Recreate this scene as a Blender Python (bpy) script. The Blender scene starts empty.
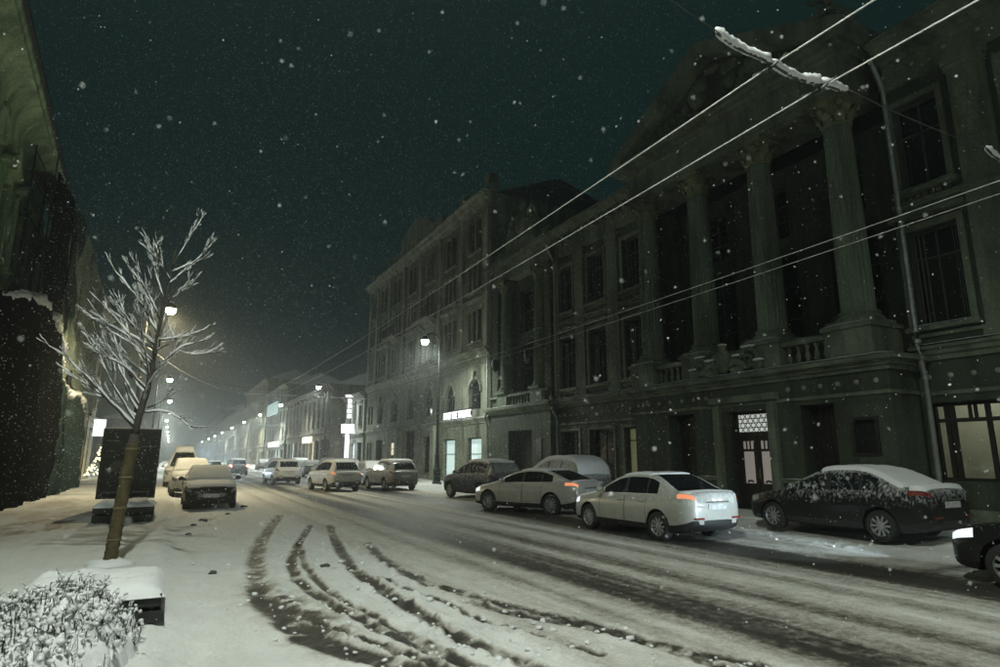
import bpy, math, random
import numpy as np
from mathutils import Vector, Matrix

random.seed(7)
RNG = np.random.default_rng(7)
SC = bpy.context.scene
COL = SC.collection

# ------------------------------------------------------------------ camera
FPX, CAM_H, VPX, VPY = 610.0, 1.8, 170.0, 457.0
PITCH = math.atan((VPY - 333.5) / FPX)
YAW = math.atan((500 - VPX) / FPX * math.cos(PITCH))
cd = bpy.data.cameras.new('camera')
cam = bpy.data.objects.new('camera', cd); COL.objects.link(cam)
cam.location = (0, 0, CAM_H)
cam.rotation_euler = (math.pi / 2 + PITCH, 0, -YAW)
cd.sensor_width = 36; cd.lens = FPX / 1000 * 36
cd.clip_start = 0.05; cd.clip_end = 3000
cd.dof.use_dof = True; cd.dof.focus_distance = 16; cd.dof.aperture_fstop = 2.6
SC.camera = cam

# ------------------------------------------------------------------ night sky (low overcast lit by the city)
W = bpy.data.worlds.new('World'); SC.world = W; W.use_nodes = True
bg = W.node_tree.nodes['Background']
bg.inputs[0].default_value = (0.14, 0.50, 0.47, 1)
bg.inputs[1].default_value = 0.013

SUN = bpy.data.lights.new('moon_glow', 'SUN')          # faint, very soft light through the cloud
SUN.energy = 0.012; SUN.angle = math.radians(60); SUN.color = (0.75, 0.95, 0.9)
so = bpy.data.objects.new('moon_glow', SUN); COL.objects.link(so)
so.rotation_euler = (math.radians(28), math.radians(-20), 0)

SC.view_settings.view_transform = 'Standard'; SC.view_settings.look = 'None'
SC.view_settings.gamma = 1; SC.view_settings.exposure = 1.0
SC.render.engine = 'CYCLES'
cy = SC.cycles
cy.use_denoising = True
try: cy.denoiser = 'OPENIMAGEDENOISE'
except Exception: pass
cy.max_bounces = 6; cy.diffuse_bounces = 3; cy.glossy_bounces = 2; cy.transmission_bounces = 3
cy.transparent_max_bounces = 8; cy.volume_bounces = 0
cy.caustics_reflective = False; cy.caustics_refractive = False
cy.sample_clamp_indirect = 2.0; cy.sample_clamp_direct = 30.0

# photo pixel -> direction -> point (used only to measure; depth comes from the plane touched)
_cR = np.array([math.cos(YAW), -math.sin(YAW), 0])
_cF = np.array([math.sin(YAW) * math.cos(PITCH), math.cos(YAW) * math.cos(PITCH), math.sin(PITCH)])
_cU = np.cross(_cR, _cF)
def _ray(px, py): return _cR * (px - 500) / FPX + _cU * (333.5 - py) / FPX + _cF
def gnd(px, py, z=0.0):
    d = _ray(px, py); t = (z - CAM_H) / d[2]
    return np.array([0, 0, CAM_H]) + t * d
def onY(px, py, Y):
    d = _ray(px, py); return np.array([0, 0, CAM_H]) + d * (Y / d[1])

# ------------------------------------------------------------------ numpy noise
def _hash(ix, iy, seed):
    h = (ix * 374761393 + iy * 668265263 + seed * 1274126177) & 0x7fffffff
    h = ((h ^ (h >> 13)) * 1274126177) & 0x7fffffff
    return ((h ^ (h >> 16)) & 0xffff) / 65535.0
def vnoise(x, y, seed=0):
    x = np.asarray(x, float); y = np.asarray(y, float)
    ix = np.floor(x).astype(np.int64); iy = np.floor(y).astype(np.int64)
    fx = x - ix; fy = y - iy
    fx = fx * fx * (3 - 2 * fx); fy = fy * fy * (3 - 2 * fy)
    a = _hash(ix, iy, seed); b = _hash(ix + 1, iy, seed); c = _hash(ix, iy + 1, seed); d = _hash(ix + 1, iy + 1, seed)
    return a * (1 - fx) * (1 - fy) + b * fx * (1 - fy) + c * (1 - fx) * fy + d * fx * fy
def fbm(x, y, seed=0, oct=4):
    s = 0; a = .5; t = 0
    for k in range(oct):
        s = s + a * vnoise(x * 2 ** k, y * 2 ** k, seed + k * 17); t += a; a *= .5
    return s / t
def sstep(a, b, x):
    t = np.clip((x - a) / (b - a), 0, 1); return t * t * (3 - 2 * t)

# ------------------------------------------------------------------ materials
MATS = {}
def nodes_of(name):
    m = bpy.data.materials.new(name); m.use_nodes = True
    nt = m.node_tree; b = nt.nodes['Principled BSDF']
    return m, nt, b
def N(nt, typ, **kw):
    n = nt.nodes.new(typ)
    for k, v in kw.items():
        if k.startswith('i_'):
            key = k[2:]
            n.inputs[int(key) if key.isdigit() else key.replace('_', ' ')].default_value = v
        else: setattr(n, k, v)
    return n
def L(nt, a, b): nt.links.new(a, b)
def c4(c): return (c[0], c[1], c[2], 1)
def noise_fac(nt, scale, detail=4, rough=.55, stretch=None, coord='Position'):
    if coord == 'Position': src = N(nt, 'ShaderNodeNewGeometry').outputs['Position']
    else: src = N(nt, 'ShaderNodeTexCoord').outputs[coord]
    if stretch:
        mp = N(nt, 'ShaderNodeMapping'); mp.inputs['Scale'].default_value = stretch
        L(nt, src, mp.inputs[0]); src = mp.outputs[0]
    n = N(nt, 'ShaderNodeTexNoise'); n.inputs['Scale'].default_value = scale
    n.inputs['Detail'].default_value = detail; n.inputs['Roughness'].default_value = rough
    L(nt, src, n.inputs['Vector']); return n.outputs['Fac']
def ramp(nt, fac, stops):
    r = N(nt, 'ShaderNodeValToRGB'); L(nt, fac, r.inputs[0])
    e = r.color_ramp.elements
    while len(e) < len(stops): e.new(.5)
    for k, (p, c) in enumerate(stops):
        e[k].position = p; e[k].color = c4(c) if len(c) == 3 else c
    return r.outputs[0]
def mixc(nt, fac, a, b, typ='MIX'):
    m = N(nt, 'ShaderNodeMix', data_type='RGBA', blend_type=typ)
    for k, v in ((0, fac), (6, a), (7, b)):
        if hasattr(v, 'links'): L(nt, v, m.inputs[k])
        elif isinstance(v, (int, float)): m.inputs[k].default_value = v
        else: m.inputs[k].default_value = c4(v)
    return m.outputs[2]
def bump(nt, b, h, strength=.4, dist=.02):
    n = N(nt, 'ShaderNodeBump'); n.inputs['Strength'].default_value = strength; n.inputs['Distance'].default_value = dist
    L(nt, h, n.inputs['Height']); L(nt, n.outputs[0], b.inputs['Normal'])
def plain(name, col, rough=.6, metal=0.0, var=.25, scale=6, bmp=0.0, coat=0.0):
    """colour with a soft mottle"""
    if name in MATS: return MATS[name]
    m, nt, b = nodes_of(name)
    f = noise_fac(nt, scale)
    lo = [c * (1 - var) for c in col]; hi = [min(1, c * (1 + var)) for c in col]
    L(nt, ramp(nt, f, [(.3, lo), (.7, hi)]), b.inputs['Base Color'])
    b.inputs['Roughness'].default_value = rough; b.inputs['Metallic'].default_value = metal
    if coat: b.inputs['Coat Weight'].default_value = coat
    if bmp: bump(nt, b, noise_fac(nt, scale * 6), bmp, .01)
    MATS[name] = m; return m
def emit(name, col, s, base=(.8, .8, .8)):
    if name in MATS: return MATS[name]
    m, nt, b = nodes_of(name)
    b.inputs['Base Color'].default_value = c4(base)
    b.inputs['Emission Color'].default_value = c4(col); b.inputs['Emission Strength'].default_value = s
    MATS[name] = m; return m
def stone(name, col, var=.35, bmp=.5, rough=.85):
    """weathered masonry: blotches, rain streaks, fine grain"""
    if name in MATS: return MATS[name]
    m, nt, b = nodes_of(name)
    blot = noise_fac(nt, .7, 5, .6); streak = noise_fac(nt, 1.6, 5, .6, (1, 1, .16)); grain = noise_fac(nt, 14, 4, .65)
    c = ramp(nt, blot, [(.25, [k * (1 - var) for k in col]), (.75, [min(1, k * (1 + var)) for k in col])])
    c = mixc(nt, .85, c, ramp(nt, streak, [(.36, (.42, .42, .38)), (.58, (1.15, 1.15, 1.12))]), 'MULTIPLY')
    c = mixc(nt, .6, c, ramp(nt, grain, [(.32, (.5, .5, .48)), (.68, (1.2, 1.2, 1.2))]), 'MULTIPLY')
    L(nt, c, b.inputs['Base Color']); b.inputs['Roughness'].default_value = rough
    bump(nt, b, grain, bmp, .015)
    MATS[name] = m; return m
def snow_mat(name='snow', col=(.80, .81, .82), bs=.35):
    if name in MATS: return MATS[name]
    m, nt, b = nodes_of(name)
    f = noise_fac(nt, 3.0, 5, .6)
    L(nt, ramp(nt, f, [(.3, [k * .9 for k in col]), (.7, col)]), b.inputs['Base Color'])
    b.inputs['Roughness'].default_value = .75
    bump(nt, b, noise_fac(nt, 22, 5, .65), bs, .02)
    MATS[name] = m; return m
def glass_dark(name, col=(.012, .016, .016), frost=0.0, rough=.08):
    """window seen from outside at night: dark and reflective, some frost"""
    if name in MATS: return MATS[name]
    m, nt, b = nodes_of(name)
    b.inputs['Roughness'].default_value = rough
    if frost:
        f = noise_fac(nt, 9, 6, .7, coord='Object')
        r = ramp(nt, f, [(max(0, .62 - frost * .35), (0, 0, 0)), (.72, (1, 1, 1))])
        L(nt, mixc(nt, r, col, (.62, .64, .64)), b.inputs['Base Color'])
        r2 = ramp(nt, f, [(max(0, .62 - frost * .35), (rough,) * 3), (.72, (.8, .8, .8))])
        L(nt, r2, b.inputs['Roughness'])
    else:
        b.inputs['Base Color'].default_value = c4(col)
    MATS[name] = m; return m
def car_paint(name, col, dirt=.5, metal=.3, snowy=.35):
    """paint under road dirt low down and clinging snow"""
    if name in MATS: return MATS[name]
    m, nt, b = nodes_of(name)
    tc = N(nt, 'ShaderNodeTexCoord'); sep = N(nt, 'ShaderNodeSeparateXYZ'); L(nt, tc.outputs['Object'], sep.inputs[0])
    n1 = noise_fac(nt, 5, 6, .65, coord='Object'); n2 = noise_fac(nt, 19, 6, .75, (1, 1, .6), coord='Object')
    mr = N(nt, 'ShaderNodeMapRange'); L(nt, sep.outputs[2], mr.inputs[0])
    mr.inputs[1].default_value = .95; mr.inputs[2].default_value = .25; mr.inputs[3].default_value = 0; mr.inputs[4].default_value = 1
    mu = N(nt, 'ShaderNodeMath', operation='MULTIPLY'); L(nt, mr.outputs[0], mu.inputs[0]); L(nt, n1, mu.inputs[1])
    ms = N(nt, 'ShaderNodeMath', operation='MULTIPLY'); L(nt, mu.outputs[0], ms.inputs[0]); ms.inputs[1].default_value = dirt * 2.0
    ms.use_clamp = True
    c = mixc(nt, ms.outputs[0], col, (.20, .19, .165))
    up = N(nt, 'ShaderNodeMapRange'); L(nt, sep.outputs[2], up.inputs[0])
    up.inputs[1].default_value = .5; up.inputs[2].default_value = 1.05; up.inputs[3].default_value = -.16; up.inputs[4].default_value = .10
    n3 = N(nt, 'ShaderNodeMath', operation='ADD'); L(nt, n2, n3.inputs[0]); L(nt, up.outputs[0], n3.inputs[1])
    sn = ramp(nt, n3.outputs[0], [(.60 - snowy * .18, (0, 0, 0)), (.86 - snowy * .12, (1, 1, 1))])
    c = mixc(nt, sn, c, (.72, .73, .73))
    L(nt, c, b.inputs['Base Color'])
    rr = mixc(nt, ms.outputs[0], (.28, .28, .28), (.75, .75, .75)); rr = mixc(nt, sn, rr, (.85, .85, .85))
    L(nt, rr, b.inputs['Roughness'])
    dk = max(col) < .06; b.inputs['Specular IOR Level'].default_value = .22 if dk else .5
    b.inputs['Metallic'].default_value = metal * .5; b.inputs['Coat Weight'].default_value = .06 if dk else .35; b.inputs['Coat Roughness'].default_value = .15
    bump(nt, b, sn, .5, .012)
    MATS[name] = m; return m

# ------------------------------------------------------------------ mesh collector
class MB:
    def __init__(s): s.v = []; s.f = []; s.mi = []; s.cur = 0
    def add(s, vs, fs):
        o = len(s.v); s.v.extend([tuple(map(float, p)) for p in vs])
        for f in fs: s.f.append(tuple(i + o for i in f)); s.mi.append(s.cur)
        return s
    def box(s, x0, x1, y0, y1, z0, z1):
        if x0 > x1: x0, x1 = x1, x0
        if y0 > y1: y0, y1 = y1, y0
        if z0 > z1: z0, z1 = z1, z0
        return s.add([(x0, y0, z0), (x1, y0, z0), (x1, y1, z0), (x0, y1, z0), (x0, y0, z1), (x1, y0, z1), (x1, y1, z1), (x0, y1, z1)],
                     [(3, 2, 1, 0), (4, 5, 6, 7), (0, 1, 5, 4), (1, 2, 6, 5), (2, 3, 7, 6), (3, 0, 4, 7)])
    def extr(s, prof, axis, a, b):
        """closed profile swept from a to b. axis 'y': prof is (x,z); 'x': (y,z); 'z': (x,y)"""
        n = len(prof)
        def P(p, t): return {'y': (p[0], t, p[1]), 'x': (t, p[0], p[1]), 'z': (p[0], p[1], t)}[axis]
        vs = [P(p, a) for p in prof] + [P(p, b) for p in prof]
        fs = [(i, (i + 1) % n, n + (i + 1) % n, n + i) for i in range(n)] + [tuple(range(n))[::-1], tuple(range(n, 2 * n))]
        return s.add(vs, fs)
    def lathe(s, prof, c, seg=16, axis='z', flute=None, cap=True):
        """prof [(r,h)]; axis z, x or y"""
        vs = []; n = len(prof)
        for k in range(seg):
            a = 2 * math.pi * k / seg
            for (r, h) in prof:
                q = r * (1 if not flute or k % 2 == 0 else flute)
                u, w = q * math.cos(a), q * math.sin(a)
                vs.append({'z': (c[0] + u, c[1] + w, c[2] + h), 'x': (c[0] + h, c[1] + u, c[2] + w), 'y': (c[0] + u, c[1] + h, c[2] + w)}[axis])
        fs = []
        for k in range(seg):
            k2 = (k + 1) % seg
            for j in range(n - 1): fs.append((k * n + j, k2 * n + j, k2 * n + j + 1, k * n + j + 1))
        if cap: fs.append(tuple(k * n for k in range(seg))[::-1]); fs.append(tuple(k * n + n - 1 for k in range(seg)))
        return s.add(vs, fs)
    def tube(s, pts, rad, seg=6, cap=True, squash=None):
        pts = [Vector(p) for p in pts]; n = len(pts)
        if not hasattr(rad, '__len__'): rad = [rad] * n
        vs = []; up = Vector((0, 0, 1))
        for i, p in enumerate(pts):
            t = (pts[min(i + 1, n - 1)] - pts[max(i - 1, 0)])
            t = t.normalized() if t.length > 1e-9 else Vector((0, 0, 1))
            a = t.cross(up)
            if a.length < .05: a = t.cross(Vector((1, 0, 0)))
            a.normalize(); b = a.cross(t)
            for k in range(seg):
                an = 2 * math.pi * k / seg
                vs.append(p + a * (rad[i] * math.cos(an)) + b * (rad[i] * math.sin(an)))
        fs = [(i * seg + k, i * seg + (k + 1) % seg, (i + 1) * seg + (k + 1) % seg, (i + 1) * seg + k) for i in range(n - 1) for k in range(seg)]
        if cap: fs += [tuple(range(seg))[::-1], tuple(range((n - 1) * seg, n * seg))]
        return s.add(vs, fs)
    def grid(s, P, flip=False):
        """P[i][j] points"""
        ni, nj = len(P), len(P[0]); vs = [p for r in P for p in r]
        fs = [(i * nj + j, i * nj + j + 1, (i + 1) * nj + j + 1, (i + 1) * nj + j) for i in range(ni - 1) for j in range(nj - 1)]
        if flip: fs = [f[::-1] for f in fs]
        return s.add(vs, fs)
    def blob(s, c, r, seg=10, rings=6, jit=.15):
        """uneven rounded lump; r may be a triple"""
        if not hasattr(r, '__len__'): r = (r, r, r)
        vs = []; 
        for i in range(rings + 1):
            th = math.pi * i / rings
            for k in range(seg):
                ph = 2 * math.pi * k / seg; q = 1 + random.uniform(-jit, jit)
                if i in (0, rings): q = 1
                vs.append((c[0] + r[0] * q * math.sin(th) * math.cos(ph), c[1] + r[1] * q * math.sin(th) * math.sin(ph), c[2] + r[2] * q * math.cos(th)))
        fs = [(i * seg + k, (i + 1) * seg + k, (i + 1) * seg + (k + 1) % seg, i * seg + (k + 1) % seg) for i in range(rings) for k in range(seg)]
        return s.add(vs, fs)
    def build(s, name, mat, parent=None, smooth=False, kind=None, label=None, angle=None):
        me = bpy.data.meshes.new(name)
        me.from_pydata(s.v, [], s.f); 
        for m in (mat if isinstance(mat, (list, tuple)) else [mat]): me.materials.append(m)
        if any(s.mi): me.polygons.foreach_set('material_index', s.mi)
        if smooth: me.polygons.foreach_set('use_smooth', [True] * len(me.polygons))
        me.update()
        if smooth and angle: 
            try: me.set_sharp_from_angle(angle=math.radians(angle))
            except Exception: pass
        return link(name, me, parent, kind, label)
def build_split(mb, name, mat, parent=None, gap=.02, **kw):
    """one object for every separate piece of what was collected"""
    par = list(range(len(mb.v)))
    def find(a):
        while par[a] != a: par[a] = par[par[a]]; a = par[a]
        return a
    for f in mb.f:
        r = find(f[0])
        for k in f[1:]: par[find(k)] = r
    comp = {}
    for i, f in enumerate(mb.f): comp.setdefault(find(f[0]), []).append(i)
    cl = []
    for fs in comp.values():
        P = np.array([mb.v[k] for i in fs for k in mb.f[i]]); cl.append([P.min(0) - gap / 2, P.max(0) + gap / 2, fs])
    merged = True
    while merged:
        merged = False; out = []
        for c in cl:
            for d in out:
                if (c[0] <= d[1]).all() and (d[0] <= c[1]).all():
                    d[0] = np.minimum(c[0], d[0]); d[1] = np.maximum(c[1], d[1]); d[2] = d[2] + c[2]; merged = True; break
            else: out.append(c)
        cl = out
    res = []
    for _, _, fs in cl:
        m = MB(); ix = {}
        for i in sorted(fs):
            r = []
            for k in mb.f[i]:
                if k not in ix: ix[k] = len(m.v); m.v.append(mb.v[k])
                r.append(ix[k])
            m.f.append(tuple(r)); m.mi.append(mb.mi[i])
        res.append(m.build(name, mat, parent, **kw))
    return res
def link(name, me, parent=None, kind=None, label=None):
    o = bpy.data.objects.new(name, me); COL.objects.link(o)
    if parent is not None:
        o.parent = parent
        if parent.get('_w'): o.matrix_parent_inverse = INV[parent.name]
    if kind: o['kind'] = kind
    if label: o['label'] = label
    return o
INV = {}
def thing(name, label, cat, loc=(0, 0, 0), rz=0, group=None, world=True):
    """an Empty at the thing's base. world=True: its parts are modelled in world coordinates"""
    o = bpy.data.objects.new(name, None); COL.objects.link(o)
    o.location = loc; o.rotation_euler = (0, 0, rz); o.empty_display_size = .2
    tag(o, label, cat, group)
    if world:
        o['_w'] = 1; INV[o.name] = Matrix.Translation(Vector(loc)).inverted()
    return o
def tag(o, label, cat, group=None):
    o['label'] = label; o['category'] = cat
    if group: o['group'] = group
    return o
def struct(o): o['kind'] = 'structure'; return o
def copy_tree(o, parent=None):
    c = o.copy(); COL.objects.link(c)
    if parent is not None: c.parent = parent
    for ch in list(o.children): copy_tree(ch, c)
    return c
SNOW = snow_mat()
# ------------------------------------------------------------------ ground: snow over the street
def poly_px(pts): return np.array([gnd(x, y)[:2] for x, y in pts])
TRACKS = [  # (measured line on the ground, half width, strength, sink)
    (poly_px([(280, 516), (263, 539), (255, 560), (257, 581), (263, 593)]), .13, .62, .02),
    (poly_px([(257, 590), (268, 606), (305, 637), (339, 650), (400, 668), (470, 690)]), .15, 1.1, .025),
    (poly_px([(266, 597), (290, 610), (330, 628), (368, 642), (400, 653), (440, 668), (480, 684)]), .06, 1.0, .02),
    (poly_px([(311, 526), (299, 543), (290, 562), (294, 579), (322, 602), (368, 623), (435, 656), (470, 670), (520, 690)]), .075, .95, .02),
    (poly_px([(301, 549), (303, 566), (326, 593), (368, 614), (418, 642), (470, 665), (520, 688)]), .06, .8, .018),
    (poly_px([(330, 526), (339, 551), (355, 574), (385, 593), (435, 625), (486, 650), (528, 667), (580, 690)]), .10, 1.0, .025),
    (poly_px([(380, 580), (402, 590), (448, 605), (469, 618), (494, 625), (530, 633), (557, 640), (600, 655)]), .055, .75, .015),
    (poly_px([(368, 543), (376, 556), (405, 575), (430, 586), (456, 592), (494, 603), (549, 615), (595, 626), (640, 640), (692, 653), (762, 664), (800, 675)]), .12, .80, .015),
    (poly_px([(470, 604), (520, 616), (578, 626), (620, 636), (660, 648), (700, 660), (740, 672)]), .09, .7, .015),
]
def seg_dist(X, Y, P):
    best = np.full(X.shape, 1e9)
    for (ax, ay), (bx, by) in zip(P[:-1], P[1:]):
        dx, dy = bx - ax, by - ay; l2 = dx * dx + dy * dy
        t = np.clip(((X - ax) * dx + (Y - ay) * dy) / l2, 0, 1)
        best = np.minimum(best, (X - ax - t * dx) ** 2 + (Y - ay - t * dy) ** 2)
    return np.sqrt(best)
def smooth_line(P, n=60):
    P = np.asarray(P); t = np.linspace(0, 1, len(P)); u = np.linspace(0, 1, n)
    Q = np.stack([np.interp(u, t, P[:, 0]), np.interp(u, t, P[:, 1])], 1)
    for _ in range(6): Q[1:-1] = .25 * Q[:-2] + .5 * Q[1:-1] + .25 * Q[2:]
    return Q
TRACKS = [(smooth_line(p, 40), w, s, d) for p, w, s, d in TRACKS]
RUTS = [(10.2, .75, 1.35), (9.1, .30, .30), (8.35, .22, .34), (7.1, .32, .5), (5.85, .55, .85), (4.75, .2, .34), (11.6, .3, .28), (3.6, .25, .22)]
PATCHES = [((1.35, 8.6), (.30, .9), 1.0), ((1.55, 7.3), (.3, .9), .9), ((1.28, 9.6), (.22, .45), .7)]
def ground_fields(X, Y):
    """height above the carriageway and how far the snow is worn off"""
    z = .018 * (fbm(X * .9, Y * .9, 3) - .5) + .010 * (fbm(X * 4, Y * 4, 5) - .5)
    s = np.zeros_like(X)
    driven = sstep(3.0, 4.4, X) * (1 - sstep(11.9, 12.6, X))
    st = fbm(X * 3.2, Y * .10, 11); st2 = fbm(X * 9, Y * .22, 12, 3); fi = fbm(X * 6, Y * 3.2, 13)
    for (x0, w, k) in RUTS:
        wob = .18 * (fbm(Y * .06, Y * 0 + x0, 21) - .5)
        g = np.exp(-((X - x0 - wob) / w) ** 2)
        s = np.maximum(s, k * g * (.45 + .6 * st + .35 * (st2 - .5)))
        z -= .014 * g * k
    s += driven * (.20 * st + .14 * st2 + .22 * fi - .12)
    z += driven * (.010 * (st2 - .5))
    # loose deep snow off the driven lanes
    loose = 1 - driven
    z += loose * (.045 * fbm(X * 1.3, Y * 1.3, 31) + .022 * (fbm(X * 5.5, Y * 5.5, 32) - .5) + .012 * (fbm(X * 14, Y * 14, 36, 2) - .5))
    # clods thrown up by wheels along the edge of the lanes
    near = np.exp(-((X - 3.0) / 1.3) ** 2) + .9 * np.exp(-((X - 12.5) / .6) ** 2)
    cl = sstep(.60, .80, fbm(X * 7, Y * 6, 41, 3)); z += .05 * near * cl
    # wheel tracks of cars that turned out of the parking lane
    for P, w, k, d in TRACKS:
        r = seg_dist(X, Y, P); nz = fbm(X * 6, Y * 6, 51); nf = fbm(X * 22, Y * 22, 53, 3)
        ww = w * (.75 + .6 * fbm(X * 1.6, Y * 1.6, 52))
        g = np.exp(-(r / ww) ** 4)
        z -= d * g; z += .016 * np.exp(-((r - ww * 1.5) / (.6 * ww)) ** 2) * (.2 + 1.0 * nf) + .010 * g * (nf - .5)
        s = np.maximum(s, k * g * (.25 + .75 * sstep(.25, .6, nz) + .55 * (nf - .35)))
    for (c, e, k) in PATCHES:
        q = ((X - c[0]) / e[0]) ** 2 + ((Y - c[1]) / e[1]) ** 2
        nz = fbm(X * 6, Y * 6, 61)
        g = np.exp(-q) ; s = np.maximum(s, k * g * (.1 + .9 * sstep(.35, .6, nz) + .6 * (fbm(X * 20, Y * 20, 62, 3) - .35))); z -= .02 * g
    # darker rounded patches on the ground under the parked and driven cars
    for (cx, cy_, a, b, k) in ((10.6, 12.2, .9, 2.4, .8), (11.0, 18.5, 1.0, 2.2, .75), (13.85, 9.2, .8, 2.0, .45), (1.35, 25.9, .8, 2.1, .55)):
        g = np.exp(-(((X - cx) / a) ** 4 + ((Y - cy_) / b) ** 4)); s = np.maximum(s, k * g * (.6 + .5 * fi))
    # trodden, dirtier path on the left pavement
    s += .30 * sstep(.42, .7, fbm(X * .9, Y * .30, 71)) * (1 - sstep(-1.4, -.6, X)) * sstep(12, 20, Y)
    g = np.exp(-(((X + 2.6) / .8) ** 2 + ((Y - 19.0) / 2.6) ** 2)); s = np.maximum(s, .62 * g * (.3 + 1.2 * sstep(.35, .65, fbm(X * 3, Y * 1.2, 72))))
    g = np.exp(-(((X + 3.6) / 1.2) ** 2 + ((Y - 16.5) / 1.6) ** 2)); s = np.maximum(s, .3 * g)
    # footprints
    foot = sstep(.64, .74, fbm(X * 3.4, Y * 2.2, 81, 2)) * (1 - sstep(3.2, 4.2, X)); z -= .03 * foot
    # pavements stand 12 cm higher, the kerb is a soft snow slope
    z += .12 * (1 - sstep(-.05, .38, X + .06 * fbm(Y * .8, Y * 0, 91))) + .12 * sstep(14.15, 14.4, X + .06 * fbm(Y * .8, Y * 0, 92))
    # ploughed bank along both kerbs
    z += .13 * np.exp(-((X - 14.0) / .45) ** 2) * (.25 + fbm(X * 2, Y * .9, 93)) + .05 * np.exp(-((X - .25) / .35) ** 2) * fbm(X * 2, Y * .7, 94)
    s *= 1 - sstep(13.2, 13.8, X) * .8
    return z, np.clip(s, 0, 1.2)
def sheet(name, xs, ys, mat, smooth=True, drop=0.0):
    X, Y = np.meshgrid(xs, ys, indexing='ij'); Z, S = ground_fields(X, Y)
    ni, nj = X.shape; me = bpy.data.meshes.new(name)
    co = np.stack([X, Y, Z + drop], -1).reshape(-1, 3)
    idx = np.arange(ni * nj).reshape(ni, nj)
    q = np.stack([idx[:-1, :-1], idx[1:, :-1], idx[1:, 1:], idx[:-1, 1:]], -1).reshape(-1, 4)
    me.vertices.add(len(co)); me.vertices.foreach_set('co', co.ravel())
    me.loops.add(q.size); me.loops.foreach_set('vertex_index', q.ravel().astype(np.int32))
    me.polygons.add(len(q)); me.polygons.foreach_set('loop_start', np.arange(0, q.size, 4, dtype=np.int32))
    me.polygons.foreach_set('use_smooth', np.ones(len(q), bool))
    me.update(calc_edges=True)
    a = me.attributes.new('slush', 'FLOAT', 'POINT'); a.data.foreach_set('value', S.ravel().astype(np.float32))
    me.materials.append(mat)
    return struct(link(name, me))
def road_material():
    m, nt, b = nodes_of('street_snow')
    at = N(nt, 'ShaderNodeAttribute', attribute_name='slush')
    n1 = noise_fac(nt, 26, 5, .7); n2 = noise_fac(nt, 2.2, 5, .6); n3 = noise_fac(nt, 7, 4, .6, (1, .12, 1))
    n4 = noise_fac(nt, 8, 6, .75); br = N(nt, 'ShaderNodeMapRange'); L(nt, n4, br.inputs[0])      # ragged, crumbled edges
    br.inputs[1].default_value = .3; br.inputs[2].default_value = .7; br.inputs[3].default_value = .55; br.inputs[4].default_value = 1.35
    sl = N(nt, 'ShaderNodeMath', operation='MULTIPLY'); L(nt, at.outputs['Fac'], sl.inputs[0]); L(nt, br.outputs[0], sl.inputs[1])
    ad = N(nt, 'ShaderNodeMath', operation='MULTIPLY_ADD'); L(nt, n1, ad.inputs[0]); ad.inputs[1].default_value = .42
    sb = N(nt, 'ShaderNodeMath', operation='SUBTRACT'); L(nt, sl.outputs[0], sb.inputs[0]); sb.inputs[1].default_value = .05; L(nt, sb.outputs[0], ad.inputs[2])
    ad2 = N(nt, 'ShaderNodeMath', operation='MULTIPLY_ADD'); L(nt, n3, ad2.inputs[0]); ad2.inputs[1].default_value = .14
    L(nt, ad.outputs[0], ad2.inputs[2])
    c = ramp(nt, ad2.outputs[0], [(.22, (.80, .81, .80)), (.42, (.60, .59, .545)), (.64, (.32, .305, .265)), (.86, (.10, .095, .078)), (1.0, (.045, .043, .036))])
    c = mixc(nt, .3, c, ramp(nt, n2, [(.3, (.72, .71, .68)), (.7, (1, 1, 1))]), 'MULTIPLY')
    L(nt, c, b.inputs['Base Color'])
    L(nt, ramp(nt, ad2.outputs[0], [(.3, (.75,) * 3), (.7, (.55,) * 3), (.95, (.42,) * 3)]), b.inputs['Roughness'])
    hb = N(nt, 'ShaderNodeMath', operation='ADD'); L(nt, n1, hb.inputs[0]); L(nt, n4, hb.inputs[1]); bump(nt, b, hb.outputs[0], .6, .035)
    return m
ROADM = road_material()
def geo(a, b, d0, g):
    out = [a]; d = d0
    while out[-1] < b: out.append(out[-1] + d); d *= g
    return np.array(out)
ys_near = np.concatenate([np.arange(-14, 2.5, .5), geo(2.5, 420, .028, 1.0055)])
sheet('road', np.arange(.30, 14.31, .04), ys_near, ROADM)
ys_p = np.concatenate([np.arange(-14, 4.0, .5), geo(4.0, 420, .045, 1.0085)])
sheet('pavement', np.concatenate([np.arange(-6.3, -3, .08), np.arange(-3, .301, .05)]), ys_p, ROADM)
sheet('pavement', np.arange(14.30, 19.9, .08), ys_p, ROADM)
g = MB(); g.box(-900, 900, -600, 1500, -.6, -.14); struct(g.build('ground', SNOW))
_gx = np.arange(-6.2, 19.8, .05); _gy = np.arange(-40, 110, .2)
_GZ = ground_fields(*np.meshgrid(_gx, _gy, indexing='ij'))[0]
def gz(x, y):
    """height of the snow at a point"""
    u = min(max((x + 6.2) / .05, 0), len(_gx) - 1.001); v = min(max((y + 40) / .2, 0), len(_gy) - 1.001); i, j = int(u), int(v); u -= i; v -= j
    return float(_GZ[i, j] * (1 - u) * (1 - v) + _GZ[i + 1, j] * u * (1 - v) + _GZ[i, j + 1] * (1 - u) * v + _GZ[i + 1, j + 1] * u * v)

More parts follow.
